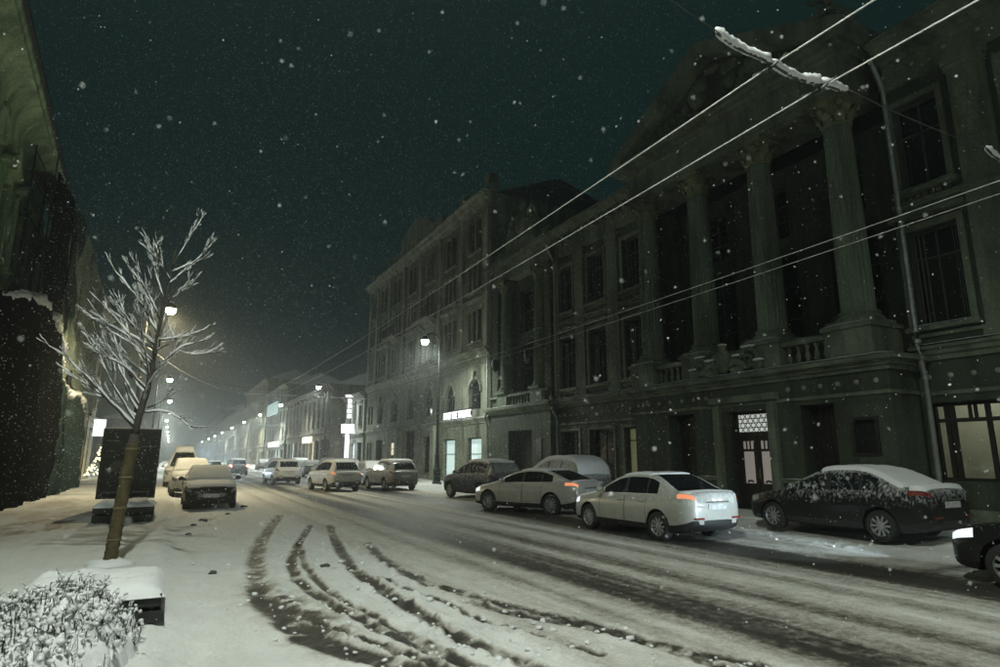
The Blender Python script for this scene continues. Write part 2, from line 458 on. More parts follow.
# clods of snow and slush beside the tracks
clod = MB()
for k in range(520):
    if k < 240:
        P, w, _, _ = random.choice(TRACKS); p = P[random.randrange(len(P))]
        x = p[0] + random.gauss(0, .28); y = p[1] + random.gauss(0, .35)
    elif k < 380: x = random.uniform(.5, 3.6); y = random.uniform(7, 24)
    else: x = random.gauss(12.6, .35); y = random.uniform(3, 34)
    r = abs(random.gauss(.010, .012)) + .008
    clod.blob((x, y, gz(x, y) + r * .35), (r * random.uniform(.8, 1.4), r * random.uniform(.8, 1.4), r * .6), 6, 4, .3)
tag(clod.build('snow_clods', SNOW, smooth=True, kind='stuff'), 'loose snow clods thrown up beside the wheel tracks', 'snow')
dc = MB()
for (px, py, r) in ((203, 522, .10), (188, 536, .05), (244, 508, .09), (228, 515, .05), (325, 568, .06), (213, 575, .05), (193, 527, .06)):
    p = gnd(px, py); dc.blob((p[0], p[1], gz(p[0], p[1]) + r * .3), (r * 1.4, r, r * .6), 8, 5, .3)
tag(dc.build('slush_lumps', plain('dirty_slush', (.07, .068, .06), .7, var=.4, scale=20, bmp=.6), smooth=True, kind='stuff'), 'dark frozen slush lumps in front of the dark parked car', 'slush')
# ------------------------------------------------------------------ building helpers (D = direction into the building along x)
FRAME = plain('window_frame_paint', (.05, .052, .045), .6, var=.3)
GLASS = glass_dark('night_glass')
CURTD = plain('curtain_dark', (.10, .11, .095), .9, var=.25, scale=3)
CURT = plain('curtain_cloth', (.30, .30, .26), .9, var=.25, scale=3)
def wall_plane(mb, X, D, y0, y1, z0, z1, ops, depth=.35):
    ys = sorted({y0, y1, *[o[0] for o in ops], *[o[1] for o in ops]}); zs = sorted({z0, z1, *[o[2] for o in ops], *[o[3] for o in ops]})
    ys = [y for y in ys if y0 <= y <= y1]; zs = [z for z in zs if z0 <= z <= z1]
    for a, b in zip(ys[:-1], ys[1:]):
        for c, d in zip(zs[:-1], zs[1:]):
            ym, zm = (a + b) / 2, (c + d) / 2
            if any(o[0] < ym < o[1] and o[2] < zm < o[3] for o in ops): continue
            mb.add([(X, a, c), (X, b, c), (X, b, d), (X, a, d)], [(0, 1, 2, 3) if D < 0 else (3, 2, 1, 0)])
    for o in ops:
        ya, yb, za, zb = o[:4]; Xd = X + D * depth
        mb.add([(X, ya, za), (Xd, ya, za), (Xd, yb, za), (X, yb, za), (X, ya, zb), (Xd, ya, zb), (Xd, yb, zb), (X, yb, zb)],
               [(0, 1, 2, 3), (4, 7, 6, 5), (0, 4, 5, 1), (3, 2, 6, 7)])
        if len(o) > 4 and o[4] == 'arch':
            r = (yb - ya) / 2; yc = (ya + yb) / 2; n = 10
            arc = [(yc - r * math.cos(math.pi * k / n), zb - r + r * math.sin(math.pi * k / n)) for k in range(n + 1)]
            for k in range(n):
                (p, q), (u, w) = arc[k], arc[k + 1]
                mb.add([(X, p, q), (X, u, w), (X, u, zb), (X, p, zb), (Xd, p, q), (Xd, u, w)], [(0, 1, 2, 3), (0, 4, 5, 1)])
def window(parent, X, D, ya, yb, za, zb, depth=.32, nv=1, nh=1, fm=None, pm=None, bar=.05, each=False, transom=None, curtain=False, t=.07):
    """frame with glazing bars set back in the reveal; panes are its children"""
    fm = fm or FRAME; pm = pm or GLASS
    xf = X + D * (depth - .10); m = MB(); e = .004
    m.box(xf, xf + D * .07, ya + e, ya + t, za + e, zb - e); m.box(xf, xf + D * .07, yb - t, yb - e, za + e, zb - e)
    m.box(xf, xf + D * .069, ya + t, yb - t, za + e, za + t); m.box(xf, xf + D * .069, ya + t, yb - t, zb - t, zb - e)
    yc = [ya + t + (yb - ya - 2 * t) * k / (nv + 1) for k in range(nv + 2)]
    zc = [za + t + (zb - za - 2 * t) * k / (nh + 1) for k in range(nh + 2)]
    if transom: zc = [za + t, za + t + (zb - za - 2 * t) * transom, zb - t]
    for y in yc[1:-1]: m.box(xf + D * .003, xf + D * .066, y - bar / 2, y + bar / 2, za + t, zb - t)
    for z in zc[1:-1]: m.box(xf + D * .006, xf + D * .063, ya + t, yb - t, z - bar / 2, z + bar / 2)
    w = m.build('window', fm, parent); xp = xf + D * .045
    if each:
        for a, b in zip(yc[:-1], yc[1:]):
            for c, d in zip(zc[:-1], zc[1:]):
                MB().box(xp, xp + D * .008, a, b, c, d).build('pane', pm, w)
    else: MB().box(xp, xp + D * .008, ya + t * .5, yb - t * .5, za + t * .5, zb - t * .5).build('pane', pm, w)
    return w
def cornice(mb, X, D, y0, y1, z0, z1, p):
    h = z1 - z0; P = [(X + D * .04, z0), (X - D * .25 * p, z0), (X - D * .30 * p, z0 + .3 * h), (X - D * .62 * p, z0 + .42 * h), (X - D * .68 * p, z0 + .68 * h), (X - D * p, z0 + .78 * h), (X - D * p, z1), (X + D * .04, z1 + .02)]
    mb.extr(P if D > 0 else P[::-1], 'y', y0, y1)
def steps(mb, x0, x1, y0, y1, zl):
    """stacked mouldings round a projecting block: (z0, z1, projection); street side is x0"""
    for (a, b, p) in zl: mb.box(x0 - p, x1, y0 - p, y1 + p, a, b)
def snow_ledge(parent, x0, x1, y0, y1, z, th=.07, step=.35):
    n = max(2, int(abs(y1 - y0) / step) + 1); xs = np.linspace(x0, x1, 5); ys = np.linspace(y0, y1, n); P = []
    for i, y in enumerate(ys):
        r = []
        for j, x in enumerate(xs):
            e = min(j, 4 - j); k = (.4, .9, 1)[e]; 
            if i in (0, n - 1): k *= .3
            r.append((x, y, z + (th * k * (.7 + .6 * float(fbm(np.array(y * 1.7 + x), np.array(x * 2.0 + z), 5)))) - (.004 if k == 0 else 0)))
        P.append(r)
    return MB().grid(P, flip=True).build('snow_ledge', SNOW, parent, smooth=True)
def surround(mb, X, D, ya, yb, za, zb, w=.16, p=.09, hood=None, sill=True):
    mb.box(X - D * p, X + D * .03, ya - w, ya - .003, za, zb); mb.box(X - D * p, X + D * .03, yb + .003, yb + w, za, zb)
    mb.box(X - D * (p + .004), X + D * .03, ya - w, yb + w, zb + .003, zb + w)
    if sill: mb.box(X - D * (p + .10), X + D * .03, ya - w - .06, yb + w + .06, za - .13, za - .003)
    if hood == 'flat': mb.box(X - D * (p + .16), X + D * .03, ya - w - .12, yb + w + .12, zb + w + .18, zb + w + .30)
    if hood == 'gable':
        c = (ya + yb) / 2; a, b = ya - w - .18, yb + w + .18; z = zb + w + .1
        mb.extr([(a, z), (b, z), (b, z + .14), (c, z + .14 + (b - a) * .28), (a, z + .14)], 'x', X - D * (p + .2), X + D * .03)
    if hood == 'key':
        c = (ya + yb) / 2; mb.extr([(c - .12, zb - .05), (c + .12, zb - .05), (c + .2, zb + w + .25), (c - .2, zb + w + .25)], 'x', X - D * (p + .1), X + D * .03)
def pilaster(parent, X, D, yc, w, z0, z1, mat, p=.16):
    m = MB(); m.box(X - D * p, X + D * .03, yc - w / 2, yc + w / 2, z0 + .3, z1 - .35)
    m.box(X - D * (p + .05), X + D * .03, yc - w / 2 - .06, yc + w / 2 + .06, z0, z0 + .3)
    m.box(X - D * (p + .04), X + D * .03, yc - w / 2 - .05, yc + w / 2 + .05, z1 - .35, z1 - .18); m.box(X - D * (p + .08), X + D * .03, yc - w / 2 - .09, yc + w / 2 + .09, z1 - .18, z1)
    return m.build('pilaster', mat, parent)
def column(parent, x, y, z0, z1, r, mat, capmat):
    hb, hc = .42, .85; m = MB(); prof = []
    for k in range(9):
        t = k / 8; prof.append((r * (1 - .16 * t ** 1.6), hb + (z1 - z0 - hb - hc) * t))
    m.lathe(prof, (x, y, z0), 44, flute=.93); c = m.build('column', mat, parent)
    b = MB(); b.box(x - r * 1.42, x + r * 1.42, y - r * 1.42, y + r * 1.42, z0, z0 + .13)
    b.lathe([(r * 1.34, .13), (r * 1.42, .18), (r * 1.34, .24), (r * 1.14, .27), (r * 1.14, .31), (r * 1.24, .35), (r * 1.2, .40), (r * 1.03, .43)], (x, y, z0), 28)
    b.build('column_base', mat, c, smooth=True, angle=35)
    q = MB(); zc = z1 - hc; rt = r * .84
    q.lathe([(rt * 1.0, 0), (rt * 1.12, .04), (rt * .98, .08), (rt * 1.02, .4), (rt * 1.25, .68), (rt * 1.42, .72)], (x, y, zc), 24)
    for row, (h0, h1, rr, n) in enumerate(((.06, .34, 1.12, 8), (.26, .58, 1.22, 8))):       # acanthus leaves curling outwards
        for k in range(n):
            a = 2 * math.pi * (k + .5 * row) / n; ca, sa = math.cos(a), math.sin(a); tx, ty = -sa, ca
            pts = []
            for (f, o, wd) in ((0, .98, .13), (.5, 1.06, .14), (.85, 1.2, .11), (1, 1.36, .06), (.86, 1.46, .03)):
                z = zc + h0 + (h1 - h0) * f; R = rt * rr * o
                pts.append([(x + ca * R + tx * s * wd, y + sa * R + ty * s * wd, z) for s in (-1, 0, 1)])
            q.grid(pts)
    for k in range(4):
        a = math.pi / 4 + k * math.pi / 2; R = rt * 1.55
        q.lathe([(.03, -.07), (.12, -.05), (.12, .05), (.03, .07)], (x + R * math.cos(a), y + R * math.sin(a), zc + .62), 10, axis='y')
    s = rt * 1.42; q.box(x - s, x + s, y - s, y + s, zc + .725, z1)
    q.build('capital', capmat, c)
    return c
def baluster_mesh(x, y, z0, z1, m):
    h = z1 - z0; m.lathe([(.085, 0), (.085, .06 * h), (.05, .1 * h), (.095, .34 * h), (.045, .62 * h), (.05, .8 * h), (.085, .9 * h), (.085, h)], (x, y, z0), 10)
def downpipe(parent, pts, mat, r=.07):
    m = MB(); m.tube(pts, r, 10)
    for p in pts[1:-1]: m.lathe([(r * 1.25, -.05), (r * 1.3, 0), (r * 1.25, .05)], p, 10)
    return m.build('downpipe', mat, parent, smooth=True, angle=50)
def simple_building(name, label, X, D, y0, y1, h, floors, bays, wallm, depth=12, roofm=None, lit=(), z0=0, ww=1.1, hood='flat', gf=4.0, shop=False, trimm=None, arched=()):
    b = thing(name, label, 'building', (X + D * depth / 2, (y0 + y1) / 2, 0)); trimm = trimm or wallm
    fh = (h - gf - .8) / max(1, floors - 1); ops = []; dy = (y1 - y0) / bays
    for f in range(floors):
        for k in range(bays):
            yc = y0 + dy * (k + .5)
            if f == 0: o = (yc - dy * .32, yc + dy * .32, .5, gf - .9) if shop else (yc - ww / 2, yc + ww / 2, 1.0, gf - .8)
            else: o = (yc - ww / 2, yc + ww / 2, gf + fh * (f - 1) + .75, gf + fh * f - .45)
            ops.append(o + (f, k))
    m = MB(); wall_plane(m, X, D, y0, y1, z0, h, [o[:4] for o in ops], .3)
    xb = X + D * depth
    m.add([(X, y0, z0), (xb, y0, z0), (xb, y0, h), (X, y0, h), (X, y1, z0), (xb, y1, z0), (xb, y1, h), (X, y1, h)], [(0, 1, 2, 3), (7, 6, 5, 4), (3, 2, 6, 7), (1, 5, 6, 2)])
    build_split(m, 'wall', wallm, b)
    t = MB()
    for o in ops:
        if o[4] > 0: surround(t, X, D, *o[:4], w=.13, p=.07, hood=hood)
    build_split(t, 'window_surround', trimm, b)
    c = MB(); cornice(c, X, D, y0, y1, gf - .35, gf, .3); cornice(c, X, D, y0, y1, h - .55, h + .05, .6); c.build('cornice', trimm, b)
    snow_ledge(b, X - D * .29, X, y0, y1, gf + .01, .06, 1.2); snow_ledge(b, X - D * .58, X, y0, y1, h + .06, .1, 1.2)
    for o in ops: window(b, X, D, *o[:4], depth=.28, nv=1, nh=1, pm=(LIT[lit[(o[4], o[5])]] if (o[4], o[5]) in lit else GLASS))
    r = MB(); z1 = h + .06; xr = X + D * .25
    r.add([(xr, y0, z1), (xr, y1, z1), (X + D * depth * .45, y1, z1 + 2.2), (X + D * depth * .45, y0, z1 + 2.2), (xb, y1, z1), (xb, y0, z1)], [(0, 1, 2, 3), (3, 2, 4, 5), (0, 3, 5), (1, 4, 2)])
    r.build('roof', roofm or SNOW, b)
    return b
LIT = {'white': emit('lit_white', (.8, 1, .98), .45), 'warm': emit('lit_warm', (1, .78, .45), .4), 'dim': emit('lit_dim', (1, .8, .5), .1)}

# ------------------------------------------------------------------ the mansion with the columned portico
ST = stone('mansion_stone', (.055, .070, .051)); STL = stone('mansion_trim_stone', (.150, .178, .132)); STC = stone('column_stone', (.145, .185, .138), .25)  # trim tone set lighter than the wall to carry the cornice edge highlights
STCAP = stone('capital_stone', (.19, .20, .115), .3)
man = thing('mansion', 'dark stone mansion with a portico of four fluted columns and pediment', 'building', (20, 14.5, 0))
XM, XP = 18.0, 16.6
gl = [(25.45, 27.1, .55, 3.1), (22.7, 24.55, .35, 3.1), (20.7, 21.95, .45, 3.1)]
lw = [(25.5, 27.0, 5.25, 8.0), (22.95, 24.35, 5.25, 8.0), (20.25, 21.6, 5.25, 8.0)]
uw = [(25.75, 26.95, 9.35, 11.85), (23.0, 24.35, 9.35, 11.85), (20.3, 21.6, 9.35, 11.85)]
def mir(o): return (28.9 - o[1], 28.9 - o[0], o[2], o[3])
rwl = [(7.85, 9.2, 5.3, 8.05), (5.0, 6.4, 5.3, 8.05), (2.2, 3.5, 5.3, 8.05)]; rwu = [(7.9, 9.1, 9.25, 11.9), (5.05, 6.35, 9.25, 11.9), (2.25, 3.45, 9.25, 11.9)]
big = (5.4, 9.22, 1.18, 3.22)
m = MB(); wall_plane(m, XM, 1, 19.55, 27.35, 0, 12.5, gl + lw + uw, .34); wall_plane(m, XM, 1, -8, 9.35, 0, 12.5, [big] + rwl + rwu, .34)
m.add([(XM, -8, 0), (30, -8, 0), (30, -8, 14), (XM, -8, 14)], [(0, 1, 2, 3)])
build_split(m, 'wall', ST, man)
# ground floor of the portico
pops = [(16.33, 17.65, .25, 3.35), (13.25, 14.9, .16, 3.30), (10.98, 12.05, .25, 3.32), (9.83, 10.46, 1.88, 2.82)]
m = MB(); wall_plane(m, XP, 1, 9.35, 19.55, 0, 4.1, pops, .75)
m.add([(XP, 9.35, 0), (XM, 9.35, 0), (XM, 9.35, 4.1), (XP, 9.35, 4.1)], [(0, 1, 2, 3)])
m.add([(XP, 19.55, 0), (XM, 19.55, 0), (XM, 19.55, 4.1), (XP, 19.55, 4.1)], [(3, 2, 1, 0)])
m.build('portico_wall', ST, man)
m = MB(); steps(m, XP, XM + .02, 9.35, 19.55, [(3.46, 3.56, .05), (4.10, 4.22, .10), (4.22, 4.34, .22), (4.34, 4.47, .42)]); m.build('portico_cornice', STL, man)
snow_ledge(man, XP - .40, XP - .02, 8.98, 19.93, 4.472, .075)
for a, b in ((9.35, 10.96), (12.07, 12.84), (15.34, 16.31), (17.67, 19.55)):      # plinth and dado between the openings
    e0, e1 = (.12 if a == 9.35 else 0), (.12 if b == 19.55 else 0); m = MB(); m.box(XP - .12, XP + .05, a - e0, b + e1, 0, .55); m.build('plinth', STL, man)
    m = MB(); m.box(XP - .06, XP + .05, a - e0 / 2, b + e1 / 2, 1.02, 1.14); snow_ledge(m.build('dado_moulding', STL, man), XP - .06, XP, a, b, 1.142, .03)
m = MB()   # door surround: pilasters and lintel
for y in (12.85, 15.05): m.box(XP - .16, XP + .02, y, y + .28, .12, 3.5)
m.box(XP - .24, XP + .02, 12.75, 15.42, 3.57, 3.78); m.box(XP - .62, XP + .3, 12.6, 15.5, 0, .13); m.build('door_surround', STL, man)
# entrance door with lit lattice fanlight
DM = plain('door_wood', (.02, .018, .014), .55, var=.3)
xd = XP + .42; d = MB(); ya, yb = 13.25, 14.9
d.box(xd, xd + .1, ya + .01, ya + .13, .17, 3.29); d.box(xd, xd + .1, yb - .13, yb - .01, .17, 3.29); d.box(xd, xd + .099, ya + .13, yb - .13, 2.44, 2.62); d.box(xd, xd + .098, ya + .13, yb - .13, 3.2, 3.29)
for (a, b) in ((ya + .13, 14.065), (14.085, yb - .13)):
    d.box(xd + .02, xd + .08, a, a + .13, .17, 2.44); d.box(xd + .02, xd + .08, b - .13, b, .17, 2.44)
    for z0, z1 in ((.17, .95), (1.98, 2.06), (2.32, 2.44)): d.box(xd + .021, xd + .079, a + .13, b - .13, z0, z1)
    for k in (1, 2): yy = a + .13 + (b - a - .26) * k / 3; d.box(xd + .022, xd + .078, yy - .02, yy + .02, 2.06, 2.32)
    d.tube([(xd + .02, (a + b) / 2 + .1 * math.cos(t), .98 + .06 * math.sin(t)) for t in np.linspace(0, math.pi, 8)], .03, 6)
door = d.build('entrance_door', DM, man)
for (a, b) in ((ya + .24, 13.955), (14.195, yb - .24)):
    MB().box(xd + .05, xd + .056, a, b, .95, 1.98).build('door_pane', emit('door_curtain', (.80, .72, .64), .10, (.3, .27, .25)), door)
    MB().box(xd + .05, xd + .056, a, b, 2.06, 2.32).build('door_pane', MATS['door_curtain'], door)
MB().box(xd + .06, xd + .066, ya + .13, yb - .13, 2.62, 3.2).build('fanlight', emit('fanlight_glow', (.86, .92, .84), .25), door)
q = MB()
for r_ in range(4):
    for k in range(7):
        yy = ya + .17 + k * .215 + (.1075 if r_ % 2 else 0); zz = 2.69 + r_ * .148
        if yy > yb - .17: continue
        q.tube([(xd + .045, yy + .098 * math.cos(t), zz + .085 * math.sin(t)) for t in np.linspace(0, 2 * math.pi, 7)], .016, 4, cap=False)
q.build('lattice', DM, door)
m = MB(); m.lathe([(.02, 0), (.03, .02), (.03, .3), (.02, .32)], (xd - .03, 14.0, 1.1), 8); m.build('door_handle', plain('brass', (.4, .3, .12), .35, .9), door)
# the other portico openings: plank doors and a niche panel
for o in (pops[0], pops[2]):
    dd = MB(); x = XP + .55; n = 6
    dd.box(x + .06, x + .1, o[0], o[1], o[2], o[3]); leaf = dd.build('side_door', DM, man)
    for k in range(n):
        a = o[0] + .02 + (o[1] - o[0] - .04) * k / n; MB().box(x, x + .055, a + .008, a + (o[1] - o[0] - .04) / n - .008, o[2] + .02, o[3] - .02).build('plank', DM, leaf)
w_ = MB(); o = pops[3]; w_.box(XP + .14, XP + .2, o[0], o[1], o[2], o[3]); n_ = w_.build('notice_box', plain('notice_board', (.018, .02, .02), .3), man)
f_ = MB(); 
for a in ((o[0] - .06, o[0] + .03, o[2] - .06, o[3] + .06), (o[1] - .03, o[1] + .06, o[2] - .06, o[3] + .06), (o[0] + .03, o[1] - .03, o[2] - .06, o[2] + .03), (o[0] + .03, o[1] - .03, o[3] - .03, o[3] + .06)): f_.box(XP - .04, XP + .03, *a)
f_.build('notice_frame', DM, n_)
# balustrade storey, pedestals, columns
CY = [18.95, 16.05, 13.2, 10.3]; XC = 17.2
for k, y in enumerate(CY):
    m = MB(); m.box(XP - .08, XC + .75, y - .68, y + .68, 4.475, 5.34); m.box(XP - .16, XC + .78, y - .76, y + .76, 5.34, 5.46); p = m.build('pedestal', STL, man)
    snow_ledge(p, XP - .15, XC - .6, y - .74, y + .74, 5.462, .06)
    column(man, XC, y, 5.47, 12.55, .455, STC, STCAP)
for a, b in ((CY[1] + .69, CY[0] - .69), (CY[2] + .69, CY[1] - .69), (CY[3] + .69, CY[2] - .69)):
    m = MB(); m.box(XP + .04, XP + .36, a, b, 4.475, 4.62); m.box(XP + .02, XP + .38, a, b, 5.16, 5.32); rl = m.build('balustrade', STL, man)
    snow_ledge(rl, XP + .03, XP + .37, a, b, 5.322, .05)
    for k in range(5):
        bm_ = MB(); baluster_mesh(XP + .2, a + (b - a) * (k + .5) / 5, 4.62, 5.16, bm_); bm_.build('baluster', STL, rl, smooth=True, angle=40)
# carved group lying on the balustrade over the door
m = MB(); yc = 14.62; X0 = XP - .22
def scroll(m, yc, zc, r0, turns, sgn, th=.09):
    pts = []; rad = []
    for k in range(26):
        t = k / 25; a = turns * 2 * math.pi * t; R = r0 * (1 - .82 * t); pts.append((X0 - .05 * t, yc + sgn * R * math.cos(a), zc + R * math.sin(a))); rad.append(th * (1 - .5 * t))
    m.tube(pts, rad, 7)
scroll(m, yc - 1.0, 4.93, .40, 1.6, -1); scroll(m, yc + 1.0, 4.90, .36, 1.6, 1)
m.blob((X0, yc, 5.0), (.16, .34, .42), 14, 9, .05); m.blob((X0 - .12, yc, 5.02), (.1, .22, .28), 12, 8, .05)
for s in (-1, 1):
    m.tube([(X0, yc + s * .28, 4.75), (X0 - .04, yc + s * .5, 4.95), (X0, yc + s * .72, 4.85), (X0, yc + s * .95, 4.66)], [.12, .14, .12, .1], 8)
    m.blob((X0, yc + s * 1.35, 4.7), (.14, .22, .18), 9, 6, .2); m.blob((X0, yc + s * .55, 4.66), (.16, .28, .14), 9, 6, .2)
m.blob((X0, yc, 5.46), (.1, .15, .13), 9, 6, .15)
cg = m.build('carved_cartouche', STL, man, smooth=True)
s_ = MB()
for (dy, z, ry, rz) in ((0, 5.56, .16, .04), (-.6, 5.12, .25, .05), (.6, 5.10, .25, .05), (-1.05, 5.36, .3, .045), (1.05, 5.28, .28, .045), (-1.4, 4.87, .2, .05), (1.4, 4.87, .2, .05)): s_.blob((X0, yc + dy, z), (.15, ry, rz), 10, 6, .1)
build_split(s_, 'snow_cap', SNOW, cg, smooth=True)
# loggia behind the columns
m = MB(); XL = 19.7
lops = [(y - .8, y + .8, 5.5, 9.3) for y in (17.5, 14.62, 11.75)] + [(y - .6, y + .6, 9.9, 11.9) for y in (17.5, 14.62, 11.75)]
wall_plane(m, XL, 1, 9.35, 19.55, 4.4, 12.6, lops, .3)
m.add([(XM - .01, 9.36, 4.4), (XL, 9.36, 4.4), (XL, 9.36, 12.6), (XM - .01, 9.36, 12.6)], [(3, 2, 1, 0)]); m.add([(XM - .01, 19.54, 4.4), (XL, 19.54, 4.4), (XL, 19.54, 12.6), (XM - .01, 19.54, 12.6)], [(0, 1, 2, 3)])
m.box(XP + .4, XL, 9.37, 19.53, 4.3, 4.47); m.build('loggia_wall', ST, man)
for o in lops: window(man, XL, 1, *o, depth=.28, nv=1, nh=2)
# wing trim
m = MB()
for a, b in ((19.55, 27.35), (-8, 9.35)):
    cornice(m, XM, 1, a, b, 4.35, 4.72, .36); cornice(m, XM, 1, a, b, 8.62, 8.86, .2); m.box(XM - .07, XM + .02, a, b, 5.0, 5.1); m.box(XM - .06, XM + .02, a, b, 9.1, 9.2); m.box(XM - .1, XM + .02, a, b, .0, .5); m.box(XM - .05, XM + .02, a, b, 3.42, 3.52)
build_split(m, 'string_course', STL, man)
for a, b in ((19.55, 27.35), (-8, 9.35)): snow_ledge(man, XM - .35, XM, a, b, 4.735, .07); snow_ledge(man, XM - .19, XM, a, b, 8.87, .03)
m = MB()
for o in lw + rwl: surround(m, XM, 1, *o, w=.17, p=.1, hood='flat')
for o in uw + rwu: surround(m, XM, 1, *o, w=.16, p=.08)
for o in gl: surround(m, XM, 1, *o, w=.13, p=.06, sill=False)
build_split(m, 'window_surround', STL, man)
for o in lw + rwl + uw + rwu: snow_ledge(man, XM - .19, XM - .02, o[0] - .2, o[1] + .2, o[2] - .002, .05, .2)
m = MB()    # carved apron panels between the storeys
for o in lw + rwl:
    for k in range(7):
        y = o[0] + (o[1] - o[0]) * (k + .5) / 7; m.blob((XM - .03, y, 8.98 + .02 * (k % 2)), (.05, .09, .1), 7, 5, .2)
build_split(m, 'carved_apron', STL, man, smooth=True)
for y in (19.98, 22.28, 25.0, 27.12): pilaster(man, XM, 1, y, .5 if y > 27 or y < 20 else .8, 4.74, 12.5, STL)
for y in (7.1, 4.3): pilaster(man, XM, 1, y, .85, 4.74, 12.5, STL)
for o in lw:
    w = window(man, XM, 1, *o, nv=1, transom=.72, each=True)
    for s, (a, b) in enumerate(((o[0] + .1, o[0] + .42), (o[1] - .42, o[1] - .1))):
        c = MB(); P = [[(XM + .27 + .02 * math.sin(k * 2.2), a + (b - a) * k / 8, z) for k in range(9)] for z in (o[2] + .1, o[3] - .2)]; c.grid(P); c.build('curtain', CURT, w)
for o in rwl + uw:
    w = window(man, XM, 1, *o, nv=1, transom=.72, each=True)
    for (a, b) in ((o[0] + .09, o[0] + .09 + random.uniform(.15, .5)), (o[1] - .09 - random.uniform(.15, .5), o[1] - .09)):
        c = MB(); P = [[(XM + .27 + .02 * math.sin(k * 2.2), a + (b - a) * k / 8, z) for k in range(9)] for z in (o[2] + .1, o[3] - .1)]; c.grid(P); c.build('curtain', CURTD, w)
for o in rwu: window(man, XM, 1, *o, nv=1, transom=.66, each=True)
window(man, XM, 1, *gl[0], nv=2, transom=.7, each=True); window(man, XM, 1, *gl[1], nv=1, transom=.75, each=True)
window(man, XM, 1, *gl[2], nv=0, transom=.8, each=True, pm=emit('blind_glow', (.75, .78, .42), .045, (.30, .31, .17)))
# rosettes on the friezes: too small to count singly
m = MB()
for a, b, x, z in ((19.9, 27.2, XM, 3.92), (-7.5, 9.1, XM, 3.92), (9.7, 12.4, XP, 3.83), (15.7, 19.3, XP, 3.83)):
    n = int((b - a) / .52)
    for k in range(n + 1):
        y = a + (b - a) * k / n; m.lathe([(.001, -.07), (.03, -.06), (.07, -.025), (.08, .01)], (x, y, z), 8, axis='x')
for a, b, x, z in ((19.7, 27.2, XM, 13.0), (-7.5, 9.2, XM, 13.0)):
    n = int((b - a) / .8)
    for k in range(n + 1): m.lathe([(.001, -.09), (.04, -.08), (.09, -.03), (.10, .01)], (x, a + (b - a) * k / n, z), 8, axis='x')
m.build('rosette_band', stone('rosette_stone', (.36, .36, .30)), man, smooth=True, kind='stuff')
# entablature, eaves, modillions
m = MB()
for a, b in ((19.75, 27.35), (-8, 9.2)):
    m.box(XM - .12, XM + .6, a, b, 12.5, 12.72); m.box(XM - .05, XM + .6, a, b, 12.72, 13.3); cornice(m, XM, 1, a, b, 13.3, 13.85, .85)
build_split(m, 'entablature', STL, man)
m = MB()
for a, b in ((19.9, 27.3), (-8, 9.0)):
    for k in range(int((b - a) / .62)): y = a + .2 + k * .62; m.box(XM - .62, XM - .1, y, y + .2, 13.24, 13.42)
m.build('modillion_row', STL, man, kind='stuff')
for a, b in ((19.9, 27.35), (-8, 9.0)): snow_ledge(man, XM - .83, XM - .1, a, b, 13.862, .09, .6)
m = MB(); XE = XC - .50
steps(m, XE, XM + .6, CY[3] - .5, CY[0] + .5, [(12.56, 12.78, .02), (12.78, 13.02, .07), (13.02, 13.75, .0), (13.75, 13.9, .14), (13.9, 14.08, .40), (14.08, 14.26, .62)]); m.build('portico_entablature', STL, man)
m = MB(); y0, y1, z0 = CY[3] - 1.12, CY[0] + 1.12, 14.262; yc = (y0 + y1) / 2; za = 17.1
m.extr([(y0 + .5, z0), (y1 - .5, z0), (yc, za - .4)], 'x', XE + .15, XM + 2.5); ped = m.build('pediment', ST, man)
m = MB()
for s in (-1, 1):
    e = y0 if s < 0 else y1
    m.extr([(e, z0), (e + s * 0, z0 + .26), (yc, za + .1), (yc, za - .36), (e - s * .75, z0)], 'x', XE - .62, XM + 2.4)
m.build('raking_cornice', STL, ped)
m = MB(); random.seed(5)
for k in range(34):
    y = yc + random.uniform(-3.6, 3.6); top = (za - .6 - z0) * (1 - abs(y - yc) / 5.3); 
    if top < .35: continue
    z = z0 + random.uniform(.15, max(.2, top - .15)); m.blob((XE + .12, y, z), (.18, random.uniform(.15, .36), random.uniform(.15, .4)), 9, 6, .2)
m.build('tympanum_relief', STL, ped, smooth=True)
m = MB()
for s in (-1, 1):
    e = y0 if s < 0 else y1; P = []
    for k in range(14):
        t = k / 13; y = e + (yc - e) * t; z = z0 + .26 + (za + .1 - z0 - .26) * t; P.append([(x, y, z + h) for x, h in ((XE - .6, .0), (XE - .4, .05), (XM, .07))])
    m.grid(P, flip=s < 0)
m.build('snow_ledge', SNOW, ped, smooth=True)
m = MB(); ay = CY[3] - .4; m.box(XE - .3, XE + .6, ay - .5, ay + .5, 14.27, 15.0); m.extr([(ay - .62, 15.0), (ay + .62, 15.0), (ay, 15.35)], 'x', XE - .4, XE + .7)
ac = m.build('acroterion', STL, man)
m = MB(); m.lathe([(.22, 0), (.3, .06), (.14, .2), (.12, .4), (.42, .7), (.5, 1.0), (.4, 1.25), (.44, 1.32), (.3, 1.45), (.1, 1.6)], (XE + .15, ay, 15.32), 14)
for s in (-1, 1): m.tube([(XE + .15, ay + s * .45, 16.3), (XE + .15, ay + s * .75, 16.5), (XE + .15, ay + s * .65, 16.15), (XE + .15, ay + s * .4, 15.95)], .06, 6)
m.build('urn', STL, ac, smooth=True, angle=60)
